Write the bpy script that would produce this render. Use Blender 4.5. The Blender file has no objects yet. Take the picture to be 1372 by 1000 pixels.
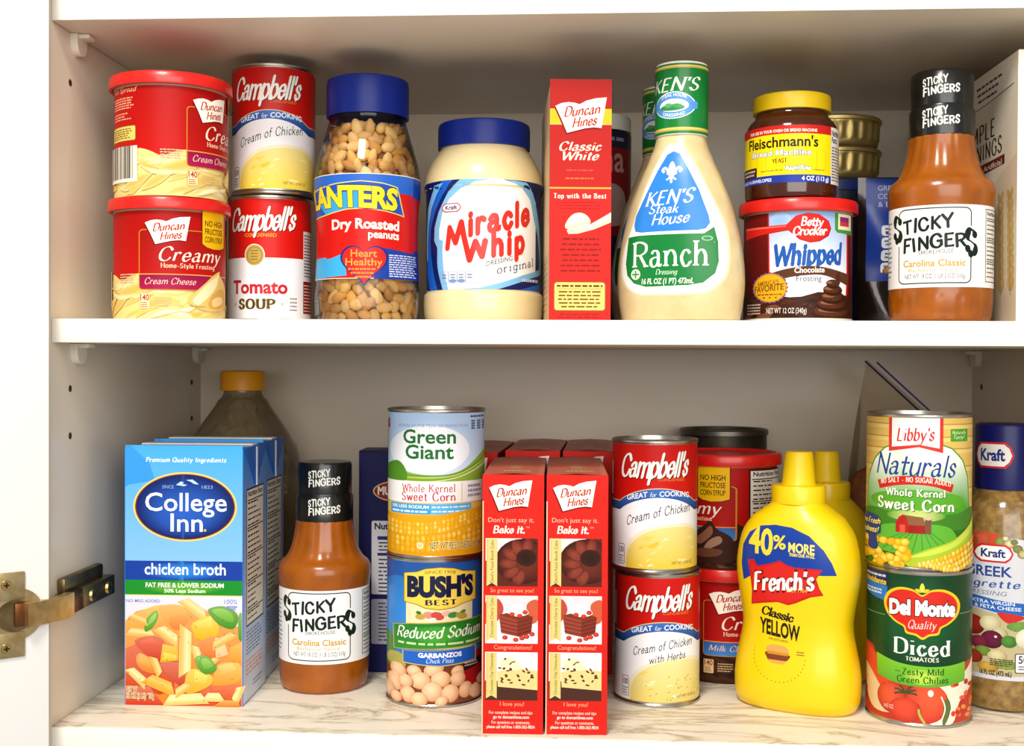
import bpy, bmesh, math, random
from mathutils import Vector, Matrix

# ---------------------------------------------------------------- camera, world, lights, exposure
scene = bpy.context.scene
COL = scene.collection
scene.view_settings.view_transform = 'Standard'
scene.view_settings.look = 'None'
scene.view_settings.gamma = 1.0
scene.view_settings.use_curve_mapping = False
scene.view_settings.exposure = -0.12

cam_data = bpy.data.cameras.new('camera')
cam = bpy.data.objects.new('camera', cam_data)
COL.objects.link(cam)
cam_data.sensor_width = 36.0
cam_data.lens = 42.45
cam_data.shift_y = 0.0036
cam_data.clip_start = 0.01
cam.location = (0.0, -0.8373, 0.2633)
cam.rotation_euler = (Matrix.Rotation(math.radians(3.49), 3, 'Z') @ Matrix.Rotation(math.radians(89.266), 3, 'X')
                      @ Matrix.Rotation(math.radians(0.28), 3, 'Z')).to_euler()
scene.camera = cam

world = bpy.data.worlds.new('kitchen_daylight')
scene.world = world
world.use_nodes = True
wb = world.node_tree.nodes['Background']
wb.inputs['Color'].default_value = (1.0, 0.97, 0.93, 1)
wb.inputs['Strength'].default_value = 0.47


def area_light(name, loc, aim, sx, sy, power, color):
    d = bpy.data.lights.new(name, 'AREA')
    d.shape = 'RECTANGLE'
    d.size = sx
    d.size_y = sy
    d.energy = power
    d.color = color
    o = bpy.data.objects.new(name, d)
    COL.objects.link(o)
    o.location = loc
    o.rotation_euler = (Vector(aim) - Vector(loc)).to_track_quat('-Z', 'Y').to_euler()
    return o


area_light('kitchen_window', (0.3, -2.1, 0.8), (0.0, 0.1, 0.2), 1.9, 1.3, 40, (1.0, 0.975, 0.94))
area_light('ceiling_lamp', (-0.3, -1.1, 1.45), (-0.03, 0.1, 0.15), 0.4, 0.4, 25, (1.0, 0.94, 0.84))

# ---------------------------------------------------------------- materials


def lin(c):
    if isinstance(c, str):
        h = c.lstrip('#')
        c = [int(h[i:i + 2], 16) / 255 for i in (0, 2, 4)]
        c = [x / 12.92 if x <= 0.04045 else ((x + 0.055) / 1.055) ** 2.4 for x in c]
    return tuple(c[:3]) + (1.0,)


def mixc(a, b, t):
    a, b = lin(a), lin(b)
    return tuple(a[i] + (b[i] - a[i]) * t for i in range(4))


MATS = {}


def mat(name, col='#ffffff', rough=0.5, metal=0.0, noise=None, bump=0.0, scale=60.0, stretch=(1, 1, 1), trans=0.0,
        coat=0.0, sss=0.0, spec=0.5, alpha=1.0, ior=1.45):
    """Procedural Principled material: base colour varied towards NOISE by a noise texture, with a noise bump."""
    if name in MATS:
        return MATS[name]
    m = bpy.data.materials.new(name)
    m.use_nodes = True
    nt = m.node_tree
    p = nt.nodes['Principled BSDF']
    p.inputs['Base Color'].default_value = lin(col)
    p.inputs['Roughness'].default_value = rough
    p.inputs['Metallic'].default_value = metal
    p.inputs['IOR'].default_value = ior
    p.inputs['Transmission Weight'].default_value = trans
    p.inputs['Coat Weight'].default_value = coat
    p.inputs['Coat Roughness'].default_value = 0.08
    p.inputs['Specular IOR Level'].default_value = spec
    p.inputs['Alpha'].default_value = alpha
    if sss:
        p.inputs['Subsurface Weight'].default_value = sss
        p.inputs['Subsurface Radius'].default_value = (0.006, 0.004, 0.002)
    if noise or bump:
        tc = nt.nodes.new('ShaderNodeTexCoord')
        mp = nt.nodes.new('ShaderNodeMapping')
        mp.inputs['Scale'].default_value = stretch
        nz = nt.nodes.new('ShaderNodeTexNoise')
        nz.inputs['Scale'].default_value = scale
        nz.inputs['Detail'].default_value = 5.0
        nt.links.new(tc.outputs['Object'], mp.inputs['Vector'])
        nt.links.new(mp.outputs['Vector'], nz.inputs['Vector'])
        if noise:
            rp = nt.nodes.new('ShaderNodeValToRGB')
            rp.color_ramp.elements[0].position = 0.35
            rp.color_ramp.elements[1].position = 0.68
            rp.color_ramp.elements[0].color = lin(col)
            rp.color_ramp.elements[1].color = lin(noise)
            nt.links.new(nz.outputs['Fac'], rp.inputs['Fac'])
            nt.links.new(rp.outputs['Color'], p.inputs['Base Color'])
        if bump:
            bp = nt.nodes.new('ShaderNodeBump')
            bp.inputs['Strength'].default_value = bump
            bp.inputs['Distance'].default_value = 0.001
            nt.links.new(nz.outputs['Fac'], bp.inputs['Height'])
            nt.links.new(bp.outputs['Normal'], p.inputs['Normal'])
    MATS[name] = m
    return m


def ink(name, rough, coat=0.0, spec=0.5):
    """Printed ink: the colour of each printed shape is stored with the mesh."""
    m = mat(name, '#ffffff', rough, coat=coat, spec=spec)
    nt = m.node_tree
    if not any(n.type == 'ATTRIBUTE' for n in nt.nodes):
        a = nt.nodes.new('ShaderNodeAttribute')
        a.attribute_name = 'ink'
        nt.links.new(a.outputs['Color'], nt.nodes['Principled BSDF'].inputs['Base Color'])
    return m


def clear(name, tint='#ffffff', gloss=0.9, rough=0.04, haze=0.0, hazecol='#ffffff'):
    """Thin clear plastic or glass: transparent, with a Fresnel reflection and a little milky haze."""
    if name in MATS:
        return MATS[name]
    m = bpy.data.materials.new(name)
    m.use_nodes = True
    nt = m.node_tree
    nt.nodes.remove(nt.nodes['Principled BSDF'])
    out = nt.nodes['Material Output']
    tr = nt.nodes.new('ShaderNodeBsdfTransparent')
    tr.inputs['Color'].default_value = lin(tint)
    gl = nt.nodes.new('ShaderNodeBsdfGlossy')
    gl.inputs['Roughness'].default_value = rough
    fr = nt.nodes.new('ShaderNodeFresnel')
    fr.inputs['IOR'].default_value = 1.45
    mu = nt.nodes.new('ShaderNodeMath')
    mu.operation = 'MULTIPLY'
    mu.inputs[1].default_value = gloss
    mx = nt.nodes.new('ShaderNodeMixShader')
    df = nt.nodes.new('ShaderNodeBsdfDiffuse')
    df.inputs['Color'].default_value = lin(hazecol)
    nz = nt.nodes.new('ShaderNodeTexNoise')
    nz.inputs['Scale'].default_value = 25
    mh = nt.nodes.new('ShaderNodeMath')
    mh.operation = 'MULTIPLY'
    mh.inputs[1].default_value = haze * 2
    mx2 = nt.nodes.new('ShaderNodeMixShader')
    for a, b in ((fr.outputs[0], mu.inputs[0]), (nz.outputs['Fac'], mh.inputs[0]), (mh.outputs[0], mx2.inputs['Fac']), (tr.outputs[0], mx2.inputs[1]),
                 (df.outputs[0], mx2.inputs[2]), (mu.outputs[0], mx.inputs['Fac']), (mx2.outputs[0], mx.inputs[1]), (gl.outputs[0], mx.inputs[2]),
                 (mx.outputs[0], out.inputs['Surface'])):
        nt.links.new(a, b)
    MATS[name] = m
    return m


INK = ink('printed_paper', 0.36, spec=0.22)
CARD = ink('printed_card', 0.42, spec=0.15)
FILM = ink('printed_film', 0.3, spec=0.4)
TIN = mat('tinplate', '#b9b6ae', 0.28, 1.0, bump=0.05, scale=300, stretch=(1, 1, 8))
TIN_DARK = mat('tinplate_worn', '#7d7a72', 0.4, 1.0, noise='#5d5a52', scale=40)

# ---------------------------------------------------------------- mesh builder


class MB:
    def __init__(self):
        self.v, self.f, self.mi, self.c, self.sm, self.mats = [], [], [], [], [], []

    def slot(self, m):
        if m not in self.mats:
            self.mats.append(m)
        return self.mats.index(m)

    def add(self, verts, faces, m, cols=None, smooth=True):
        n = len(self.v)
        s = self.slot(m)
        self.v += [tuple(p) for p in verts]
        self.c += cols if cols else [(1, 1, 1, 1)] * len(verts)
        self.f += [tuple(i + n for i in q) for q in faces]
        self.mi += [s] * len(faces)
        self.sm += [smooth] * len(faces)
        return self

    def lathe(self, prof, m, seg=72, flute=None, sy=1.0, cx=0, cy=0):
        """PROF: (radius, height) in mm from the bottom up; a radius of 0 closes the end."""
        vs, fs, rings = [], [], []
        for r, z in prof:
            if r <= 1e-6:
                rings.append([len(vs)])
                vs.append((cx, cy, z / 1000))
                continue
            ring = []
            for k in range(seg):
                a = 2 * math.pi * k / seg
                rr = r + (flute(a, z) if flute else 0)
                ring.append(len(vs))
                vs.append((cx + rr * math.cos(a) / 1000, cy + rr * sy * math.sin(a) / 1000, z / 1000))
            rings.append(ring)
        for A, B in zip(rings, rings[1:]):
            if len(A) == 1 and len(B) == 1:
                continue
            for k in range(seg):
                j = (k + 1) % seg
                if len(A) == 1:
                    fs.append((A[0], B[j], B[k]))
                elif len(B) == 1:
                    fs.append((A[k], A[j], B[0]))
                else:
                    fs.append((A[k], A[j], B[j], B[k]))
        return self.add(vs, fs, m)

    def oval(self, prof, m, seg=80, n=2.3):
        """PROF: (half width, half depth, height) mm; superellipse sections."""
        vs, fs, rings = [], [], []
        for a, b, z in prof:
            ring = []
            for k in range(seg):
                t = 2 * math.pi * k / seg
                c, s = math.cos(t), math.sin(t)
                ring.append(len(vs))
                vs.append((a * math.copysign(abs(c) ** (2 / n), c) / 1000, b * math.copysign(abs(s) ** (2 / n), s) / 1000, z / 1000))
            rings.append(ring)
        for A, B in zip(rings, rings[1:]):
            for k in range(seg):
                j = (k + 1) % seg
                fs.append((A[k], A[j], B[j], B[k]))
        fs.append(tuple(reversed(rings[0])))
        fs.append(tuple(rings[-1]))
        return self.add(vs, fs, m)

    def box(self, lo, hi, m, bevel=0.0, mtx=None, cols=None):
        """LO, HI in mm."""
        bm = bmesh.new()
        bmesh.ops.create_cube(bm, size=1.0)
        for v in bm.verts:
            for i in range(3):
                v.co[i] = (lo[i] + (v.co[i] + 0.5) * (hi[i] - lo[i])) / 1000
        if bevel:
            bmesh.ops.bevel(bm, geom=bm.edges[:], offset=bevel / 1000, segments=2, profile=0.5, affect='EDGES')
        return self.bm(bm, m, mtx, smooth=False)

    def bm(self, bm, m, mtx=None, smooth=True, cols=None):
        bm.verts.index_update()
        vs = [(mtx @ v.co) if mtx else v.co.copy() for v in bm.verts]
        fs = [[v.index for v in f.verts] for f in bm.faces]
        bm.free()
        return self.add(vs, fs, m, cols * len(vs) if cols else None, smooth)

    def cyl(self, p0, p1, r, m, seg=24, r1=None):
        """Solid cylinder between two points (mm)."""
        p0, p1 = Vector(p0) / 1000, Vector(p1) / 1000
        r, r1 = r / 1000, (r if r1 is None else r1) / 1000
        q = (p1 - p0).to_track_quat('Z', 'Y').to_matrix()
        vs = []
        for p, rr in ((p0, r), (p1, r1)):
            for k in range(seg):
                a = 2 * math.pi * k / seg
                vs.append(p + q @ Vector((rr * math.cos(a), rr * math.sin(a), 0)))
        fs = [(k, (k + 1) % seg, seg + (k + 1) % seg, seg + k) for k in range(seg)]
        fs += [tuple(reversed(range(seg))), tuple(range(seg, 2 * seg))]
        return self.add(vs, fs, m)

    def prism(self, pts, t, m, mtx=None):
        """Outline PTS (mm, in x-z) extruded T mm along +y."""
        n = len(pts)
        vs = [Vector((x / 1000, 0, z / 1000)) for x, z in pts] + [Vector((x / 1000, t / 1000, z / 1000)) for x, z in pts]
        if mtx:
            vs = [mtx @ v for v in vs]
        fs = [tuple(range(n)), tuple(reversed(range(n, 2 * n)))]
        fs += [(n + k, n + (k + 1) % n, (k + 1) % n, k) for k in range(n)]
        return self.add(vs, fs, m, smooth=False)

    def art(self, art, fn, m, gap=0.03, base=0.1):
        for vs, fs, cs, lay in art.items:
            self.add([Vector(fn(u, v, base + gap * h)) / 1000 for (u, v), h in zip(vs, lay)], fs, m, cs)
        return self

    def obj(self, name, parent=None, sharp=35, loc=None):
        me = bpy.data.meshes.new(name)
        me.from_pydata(self.v, [], self.f)
        for m in self.mats:
            me.materials.append(m)
        me.polygons.foreach_set('material_index', self.mi)
        me.polygons.foreach_set('use_smooth', self.sm)
        if any(c != (1, 1, 1, 1) for c in self.c):
            at = me.color_attributes.new('ink', 'FLOAT_COLOR', 'POINT')
            at.data.foreach_set('color', [x for c in self.c for x in c])
        me.update()
        me.set_sharp_from_angle(angle=math.radians(sharp))
        o = bpy.data.objects.new(name, me)
        COL.objects.link(o)
        if parent:
            o.parent = parent
        if loc:
            o.location = loc
        return o


def thing(name, label, cat, loc=(0, 0, 0), rz=0.0, group=None):
    o = bpy.data.objects.new(name, None)
    o.empty_display_size = 0.02
    COL.objects.link(o)
    o.location = loc
    o.rotation_euler = (0, 0, math.radians(rz))
    return tag(o, label, cat, group)


def tag(o, label, cat, group=None, kind=None):
    o['label'] = label
    o['category'] = cat
    if group:
        o['group'] = group
    if kind:
        o['kind'] = kind
    return o


def fc(x, y):
    """Turn (degrees) that faces a package at X, Y (mm) squarely to someone standing before the cabinet."""
    return math.degrees(math.atan2(-x, 837 + y))


def struct(o):
    o['kind'] = 'structure'
    return o


def dup(root, label, loc, rz=0.0, group=None, scale=None):
    """A copy of a thing with copies of its parts and sub-parts."""
    r = root.copy()
    COL.objects.link(r)
    r.location = loc
    r.rotation_euler = (0, 0, math.radians(rz))
    r['label'] = label
    if group:
        r['group'] = group
    if scale:
        r.scale = scale
    for ch in list(root.children):
        c = ch.copy()
        COL.objects.link(c)
        c.parent = r
        for g in list(ch.children):
            d = g.copy()
            COL.objects.link(d)
            d.parent = c
    return r


# ---------------------------------------------------------------- lettering
# Stroke alphabet: glyph -> (width, strokes). A stroke is l (straight) or c (curved) and points of two digits x, two digits y;
# baseline y 25, x-height 65, capitals 90.
GL = {
    'A': (.9, 'l022550909825 l20488048'), 'B': (.75, 'l15251590 c159050907880706445591559 c155955598848823050251525'),
    'C': (.82, 'c907572884891208009572034482474279242'), 'D': (.85, 'l15251590 c159050908580935885355025 l50251525'),
    'E': (.68, 'l8590159015258825 l15597059'), 'F': (.65, 'l859015901525 l15587058'),
    'G': (.86, 'c887670894691208009572034482472269036 l903490566456'), 'H': (.85, 'l12251290 l88258890 l12588858'),
    'I': (.36, 'l50255090'), 'J': (.5, 'c70907045603035241232'), 'K': (.8, 'l15251590 l85901552 l38609025'),
    'L': (.65, 'l159015258825'), 'M': (1.05, 'l1025149050328690 l86909025'), 'N': (.85, 'l1225129088258890'),
    'O': (.9, 'c509120820757203250248032935780825091'), 'P': (.72, 'l15251590 c159055908882886655561556'),
    'Q': (.9, 'c509120820757203250248032935780825091 l60429518'), 'R': (.78, 'l15251590 c159055908882886655561556 l50569025'),
    'S': (.65, 'c8678669038901678226450578049863664253424 c342410361038'), 'T': (.75, 'l05909590 l50905025'),
    'U': (.82, 'c12901248223050247830884888908890'), 'V': (.82, 'l059050259590'), 'W': (1.15, 'l03902625508274259790'),
    'X': (.8, 'l08909225 l92900825'), 'Y': (.78, 'l059050569590 l50565025'), 'Z': (.72, 'l1090909008259225'),
    'a': (.6, 'c18583666626472547234802692287228 c72494048144214303424582872387240'),
    'b': (.62, 'l15901525 c155236656664864668273824 c382415361538'), 'c': (.52, 'c86576665386414463427622488348836'),
    'd': (.62, 'l85908525 c855264653464144632276224 c622485368538'),
    'e': (.55, 'c16468647 c8647786050662258134326285624 c562486348635'),
    'f': (.4, 'c9286749150844565 l45654525 l10658565'),
    'g': (.6, 'c8552646534641446322962288540 l85658520 c852070064004 c40041412'),
    'h': (.62, 'l15901525 c1550406566648252 l82528225'), 'i': (.28, 'l50655025 l50805084'),
    'j': (.28, 'l60656016 c60164005 c40051008 l60806084'), 'k': (.6, 'l15901525 l82651540 l36499025'), 'l': (.28, 'l50905025'),
    'm': (.95, 'l10651025 c1050246442645052 l50525025 c5050646482649052 l90529025'),
    'n': (.64, 'l15651525 c1550406566648352 l83528325'), 'o': (.6, 'c506620591045203150248031904580595066'),
    'p': (.62, 'l15651505 c155236656664864668273824 c382415361538'), 'q': (.62, 'l85658505 c855264653464144632276224 c622485368538'),
    'r': (.45, 'l18651825 c1848366262668860'), 's': (.5, 'c825760663465185636486643843566253424 c342412331234'),
    't': (.42, 'l45824538 c453856269029 l10658865'), 'u': (.64, 'l15651538 c15383025562582408240 l82658225'),
    'v': (.58, 'l086550259265'), 'w': (.85, 'l06652825506072259465'), 'x': (.58, 'l10659025 l90651025'),
    'y': (.58, 'l08655227 l92655225 c52253608 c36081005'), 'z': (.52, 'l1265886510259025'),
    "'": (.22, 'l55904572'), '.': (.25, 'l50255028'), '-': (.5, 'l15458545'), ',': (.25, 'l52284215'), '!': (.3, 'l50905045 l50255028'),
    '&': (.85, 'c95255578427055904080 c408080353024 c30241035 c10355562'), ' ': (.35, ''),
    '0': (.7, 'c509120820757203250248032935780825091'), '1': (.4, 'l25785590 l55905525'), '4': (.7, 'l652565900845 l08459245'),
    '%': (.9, 'l80902025 c2590128025702570387825902590 c7545623575257525883575457545'),
}
_CAP = None


def strokes(ch):
    w, s = GL.get(ch, GL[' '])
    out = []
    for tok in s.split():
        d = tok[1:]
        pts = [(int(d[i:i + 2]) / 100 * w, (int(d[i + 2:i + 4]) - 25) / 65) for i in range(0, len(d) - 3, 4)]
        out.append((tok[0], pts))
    return w, out


def smooth_line(pts, n=5, closed=False):
    if len(pts) < 3:
        return list(pts)
    if closed:
        P = [pts[-1]] + list(pts) + [pts[0], pts[1]]
    else:
        P = [pts[0]] + list(pts) + [pts[-1]]
    out = []
    for i in range(1, len(P) - 2):
        a, b, c, d = P[i - 1], P[i], P[i + 1], P[i + 2]
        for k in range(n):
            t = k / n
            out.append(tuple(0.5 * (2 * b[j] + (c[j] - a[j]) * t + (2 * a[j] - 5 * b[j] + 4 * c[j] - d[j]) * t * t
                                    + (3 * b[j] - a[j] - 3 * c[j] + d[j]) * t ** 3) for j in (0, 1)))
    if not closed:
        out.append(tuple(pts[-1]))
    return out


def ribbon(pts, wfun, closed=False):
    """A flat stroke along PTS, WFUN(direction angle) wide."""
    pts = [p for i, p in enumerate(pts) if i == 0 or math.dist(p, pts[i - 1]) > 1e-6]
    n = len(pts)
    vs, fs = [], []
    for i, p in enumerate(pts):
        if closed:
            a, b = pts[i - 1], pts[(i + 1) % n]
        else:
            a, b = pts[max(0, i - 1)], pts[min(n - 1, i + 1)]
        dx, dy = b[0] - a[0], b[1] - a[1]
        L = math.hypot(dx, dy) or 1
        dx, dy = dx / L, dy / L
        m = 1.0
        if 0 < i < n - 1 or closed:
            q = pts[i - 1]
            L2 = math.dist(p, q) or 1
            cs = abs((p[0] - q[0]) / L2 * dx + (p[1] - q[1]) / L2 * dy)
            m = min(1.6, 1 / max(cs, 0.4))
        w = wfun(math.atan2(dy, dx)) * m / 2
        vs += [(p[0] - dy * w, p[1] + dx * w), (p[0] + dy * w, p[1] - dx * w)]
    for i in range(n if closed else n - 1):
        j = (i + 1) % n
        fs.append((2 * i + 1, 2 * j + 1, 2 * j, 2 * i))
    return vs, fs


def pen_text(s, wt=.13, thin=.05, nib=20, serif=0.0, shear=0.0, track=.1, rnd=False, jit=None):
    V, F = [], []
    x = 0.0
    nb = math.radians(nib)

    def wf(a):
        return thin + (wt - thin) * abs(math.sin(a - nb)) ** 1.3

    for i, ch in enumerate(s):
        w, ss = strokes(ch)
        js, jy, jr = jit[i % len(jit)] if jit else (1, 0, 0)
        g, gf = [], []
        for kind, pts in ss:
            closed = kind == 'c' and len(pts) > 5 and pts[0] == pts[-1]
            line = smooth_line(pts[:-1] if closed else pts, closed=closed) if kind == 'c' else pts
            for seg in ([line[k:k + 2] for k in range(len(line) - 1)] if kind == 'l' else [line]):
                vs, fs = ribbon(seg, wf, closed)
                gf += [tuple(k + len(g) for k in q) for q in fs]
                g += vs
            if kind == 'l' and not rnd:
                for p, e, q in zip(line, line[1:], line[2:]):
                    rr = min(wf(math.atan2(e[1] - p[1], e[0] - p[0])), wf(math.atan2(q[1] - e[1], q[0] - e[0]))) / 2
                    n0 = len(g)
                    g += [(e[0] + rr * math.cos(math.pi * k / 4), e[1] + rr * math.sin(math.pi * k / 4)) for k in range(8)]
                    gf.append(tuple(range(n0, n0 + 8)))
            if rnd:
                for e in ((line[0], line[-1]) if not closed else ()) + (tuple(line[1:-1]) if kind == 'l' else ()):
                    n0 = len(g)
                    g += [(e[0] + wt / 2 * math.cos(2 * math.pi * k / 10), e[1] + wt / 2 * math.sin(2 * math.pi * k / 10)) for k in range(10)]
                    gf.append(tuple(range(n0, n0 + 10)))
            if serif and not closed:
                for e, q in ((line[0], line[1]), (line[-1], line[-2])):
                    yy = round(e[1], 2)
                    if abs(e[1] - q[1]) > abs(e[0] - q[0]) * 1.2 and (abs(yy) < .02 or abs(yy - .62) < .02 or abs(yy - 1) < .02):
                        hy = thin * .55
                        n0 = len(g)
                        y0 = e[1] + (hy if e[1] < .1 else -hy)
                        g += [(e[0] - serif, y0 - hy), (e[0] + serif, y0 - hy), (e[0] + serif, y0 + hy), (e[0] - serif, y0 + hy)]
                        gf.append((n0, n0 + 1, n0 + 2, n0 + 3))
        cr, sr = math.cos(jr), math.sin(jr)
        n0 = len(V)
        for px, py in g:
            px, py = px * js, py * js
            px, py = px * cr - py * sr, px * sr + py * cr + jy
            V.append((x + px + shear * py, py))
        F += [tuple(k + n0 for k in q) for q in gf]
        x += (w * js + track)
    return V, F, x - track


_SANS = {}


def sans_text(s, bold=0.0, shear=0.0):
    """Outline lettering from Blender's built-in font; capitals 1 high."""
    global _CAP

    def raw(t, b):
        cu = bpy.data.curves.new('lettering', 'FONT')
        cu.body = t
        cu.size = 1.0
        cu.offset = b
        cu.resolution_u = 3
        o = bpy.data.objects.new('lettering', cu)
        me = o.to_mesh()
        V = [(v.co.x, v.co.y) for v in me.vertices]
        F = [tuple(p.vertices) for p in me.polygons]
        o.to_mesh_clear()
        bpy.data.objects.remove(o)
        bpy.data.curves.remove(cu)
        return V, F

    if _CAP is None:
        V, F = raw('H', 0)
        _CAP = max(y for x, y in V)
    key = (s, bold)
    if key not in _SANS:
        _SANS[key] = raw(s, bold * _CAP)
    V, F = _SANS[key]
    V = [(x / _CAP + shear * y / _CAP, y / _CAP) for x, y in V]
    return V, F, (max(x for x, y in V) if V else 0)


PEN = {
    'serif': dict(wt=.15, thin=.055, nib=8, serif=.13, track=.14),
    'slab': dict(wt=.24, thin=.11, nib=0, serif=.2, track=.2),
    'fat': dict(wt=.27, thin=.2, nib=10, track=.2),
    'italic': dict(wt=.15, thin=.05, nib=25, shear=.28, track=.07, serif=.05),
    'script': dict(wt=.22, thin=.1, nib=20, shear=.36, track=-.01, rnd=True),
    'brush': dict(wt=.2, thin=.1, nib=30, shear=.22, track=.05, rnd=True),
    'marker': dict(wt=.2, thin=.19, nib=0, track=.13, rnd=True),
    'hand': dict(wt=.11, thin=.085, nib=30, shear=.12, track=.1, rnd=True),
    'type': dict(wt=.1, thin=.08, nib=0, serif=.12, track=.18),
    'caps': dict(wt=.17, thin=.09, nib=10, serif=.08, track=.16),
}


class Art:
    """Printed artwork drawn in the units of a layout sheet: CX is the sheet's x on the label's centre line, Y0 its y at the label's
    zero height, K sheet units per mm. R wraps x measured across the front of a round can (radius R mm) to arc length."""

    def __init__(self, cx, y0, k, R=None, step=2.0, ystep=None, ky=None):
        self.cx, self.y0, self.k, self.R, self.step, self.ystep, self.ky = cx, y0, k, R, step, ystep, ky or k
        self.items, self.boxes, self.cl = [], [], None

    def mm(self, on=True):
        """Switch to millimetres along the label (x from the centre line, y downwards from zero height) and back."""
        if on:
            self.keep = (self.cx, self.y0, self.k, self.ky, self.R)
            self.cx, self.y0, self.k, self.ky, self.R = 0, 0, 1, 1, None
        else:
            self.cx, self.y0, self.k, self.ky, self.R = self.keep
        return self

    def P(self, x, y):
        u, v = (x - self.cx) / self.k, (self.y0 - y) / self.ky
        if self.R:
            t = u / self.R
            if abs(t) < 0.9:
                u = self.R * math.asin(t)
            else:
                a = math.asin(0.9)
                u = self.R * math.copysign(a + (abs(t) - 0.9) / math.cos(a), t)
        return u, v

    def put(self, V, F, col, lay=None, cut=True):
        """V, F in mm; COL one colour or a function (u, v) -> colour."""
        if not V:
            return
        bm = bmesh.new()
        bv = [bm.verts.new((x, y, 0)) for x, y in V]
        for q in F:
            try:
                bm.faces.new([bv[i] for i in q])
            except ValueError:
                pass
        us = [p[0] for p in V]
        vs = [p[1] for p in V]
        x0, x1, y0, y1 = min(us), max(us), min(vs), max(vs)
        if any(len(f.verts) > 4 for f in bm.faces):
            bmesh.ops.triangulate(bm, faces=[f for f in bm.faces if len(f.verts) > 4])
        if cut:
            for ax, a, b, st in ((0, x0, x1, self.step), (1, y0, y1, self.ystep)):
                if not st:
                    continue
                n0, n1 = math.floor(a / st) + 1, math.ceil(b / st)
                for k in range(n0, n1):
                    co = (k * st, 0, 0) if ax == 0 else (0, k * st, 0)
                    no = (1, 0, 0) if ax == 0 else (0, 1, 0)
                    bmesh.ops.bisect_plane(bm, geom=bm.verts[:] + bm.edges[:] + bm.faces[:], dist=1e-5, plane_co=co, plane_no=no)
        if self.cl:
            a, b, c, d = self.cl
            for co, no in (((a, 0, 0), (-1, 0, 0)), ((c, 0, 0), (1, 0, 0)), ((0, b, 0), (0, -1, 0)), ((0, d, 0), (0, 1, 0))):
                bmesh.ops.bisect_plane(bm, geom=bm.verts[:] + bm.edges[:] + bm.faces[:], dist=1e-5, plane_co=co, plane_no=no, clear_outer=True)
            if not bm.faces:
                bm.free()
                return
            x0, x1, y0, y1 = max(x0, a), min(x1, c), max(y0, b), min(y1, d)
        bm.normal_update()
        for f in bm.faces:
            if f.normal.z < 0:
                f.normal_flip()
        bm.verts.index_update()
        W = [(v.co.x, v.co.y) for v in bm.verts]
        G = [tuple(v.index for v in f.verts) for f in bm.faces]
        bm.free()
        # overlapping strokes of one lettering lie a hair above one another, as ink over ink
        par = list(range(len(W)))

        def find(i):
            while par[i] != i:
                par[i] = par[par[i]]
                i = par[i]
            return i
        for q in G:
            for i in q[1:]:
                par[find(i)] = find(q[0])
        ids, hair = {}, []
        for i in range(len(W)):
            hair.append(.07 * (ids.setdefault(find(i), len(ids)) % 13))
        cs = [lin(col(*p)) for p in W] if callable(col) else [lin(col)] * len(W)
        if lay is None:
            lay = 0
            for (a, b, c, d, l) in self.boxes:
                if l >= lay and a < x1 and b > x0 and c < y1 and d > y0:
                    lay = l + 1
        self.boxes.append((x0, x1, y0, y1, lay))
        self.items.append((W, G, cs, [lay + h for h in hair]))

    def grad(self, ya, yb, ca, cb):
        """Colour running from CA at sheet height YA to CB at YB."""
        va, vb = self.P(self.cx, ya)[1], self.P(self.cx, yb)[1]
        ca, cb = lin(ca), lin(cb)
        return lambda u, v: mixc(ca, cb, min(1, max(0, (v - va) / (vb - va))))

    def poly(self, pts, col, smooth=False, lay=None):
        if smooth:
            pts = smooth_line(pts, 5, True)
        V = [self.P(*p) for p in pts]
        self.put(V, [tuple(range(len(V)))], col, lay)

    def clip(self, x0=None, y0=None, x1=None, y1=None):
        """Keep what follows inside a rectangle of the sheet (nothing given: stop clipping)."""
        self.cl = None if x0 is None else self.P(x0, y1) + self.P(x1, y0)

    def marker(self, pts, w, col, lay=None):
        """A felt-pen stroke with round ends and joints."""
        V = [self.P(*p) for p in pts]
        h = w / self.k / 2
        W, F = [], []
        for p, q in zip(V, V[1:]):
            g, gf = ribbon([p, q], lambda a: 2 * h)
            F += [tuple(k + len(W) for k in f) for f in gf]
            W += g
        for x, y in V:
            F.append(tuple(range(len(W), len(W) + 12)))
            W += [(x + h * math.cos(math.pi * k / 6), y + h * math.sin(math.pi * k / 6)) for k in range(12)]
        self.put(W, F, col, lay)

    def rect(self, x0, y0, x1, y1, col, lay=None):
        self.poly([(x0, y0), (x1, y0), (x1, y1), (x0, y1)], col, lay=lay)

    def wrap(self, y0, y1, col, lay=None, frac=1.0):
        """A band all round a can of radius R."""
        h = math.pi * self.R * frac
        a, b = self.P(self.cx, y0)[1], self.P(self.cx, y1)[1]
        self.put([(-h, a), (h, a), (h, b), (-h, b)], [(0, 1, 2, 3)], col, lay)

    def band(self, top, bot, col, lay=None):
        """Area between two polylines with the same number of points."""
        a, b = smooth_line(top), smooth_line(bot)
        V = [self.P(*p) for p in a + b]
        n = len(a)
        self.put(V, [(i, i + 1, n + i + 1, n + i) for i in range(n - 1)], col, lay)

    def ell(self, cx, cy, rx, ry, col, rot=0, rim=None, n=28, lay=None, hx=0, hy=0):
        """Ellipse; with RIM a printed colour run from COL (at hx, hy of the radius) to RIM at the edge."""
        a = math.radians(rot)
        pts = []
        for q in ((1.0, .55) if rim else (1.0,)):
            for k in range(n):
                t = 2 * math.pi * k / n
                x, y = rx * q * math.cos(t), ry * q * math.sin(t)
                if q < 1:
                    x, y = x + hx * rx * .5, y + hy * ry * .5
                pts.append((cx + x * math.cos(a) - y * math.sin(a), cy + x * math.sin(a) + y * math.cos(a)))
        V = [self.P(*p) for p in pts]
        if not rim:
            return self.put(V, [tuple(range(n))], col, lay)
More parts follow.
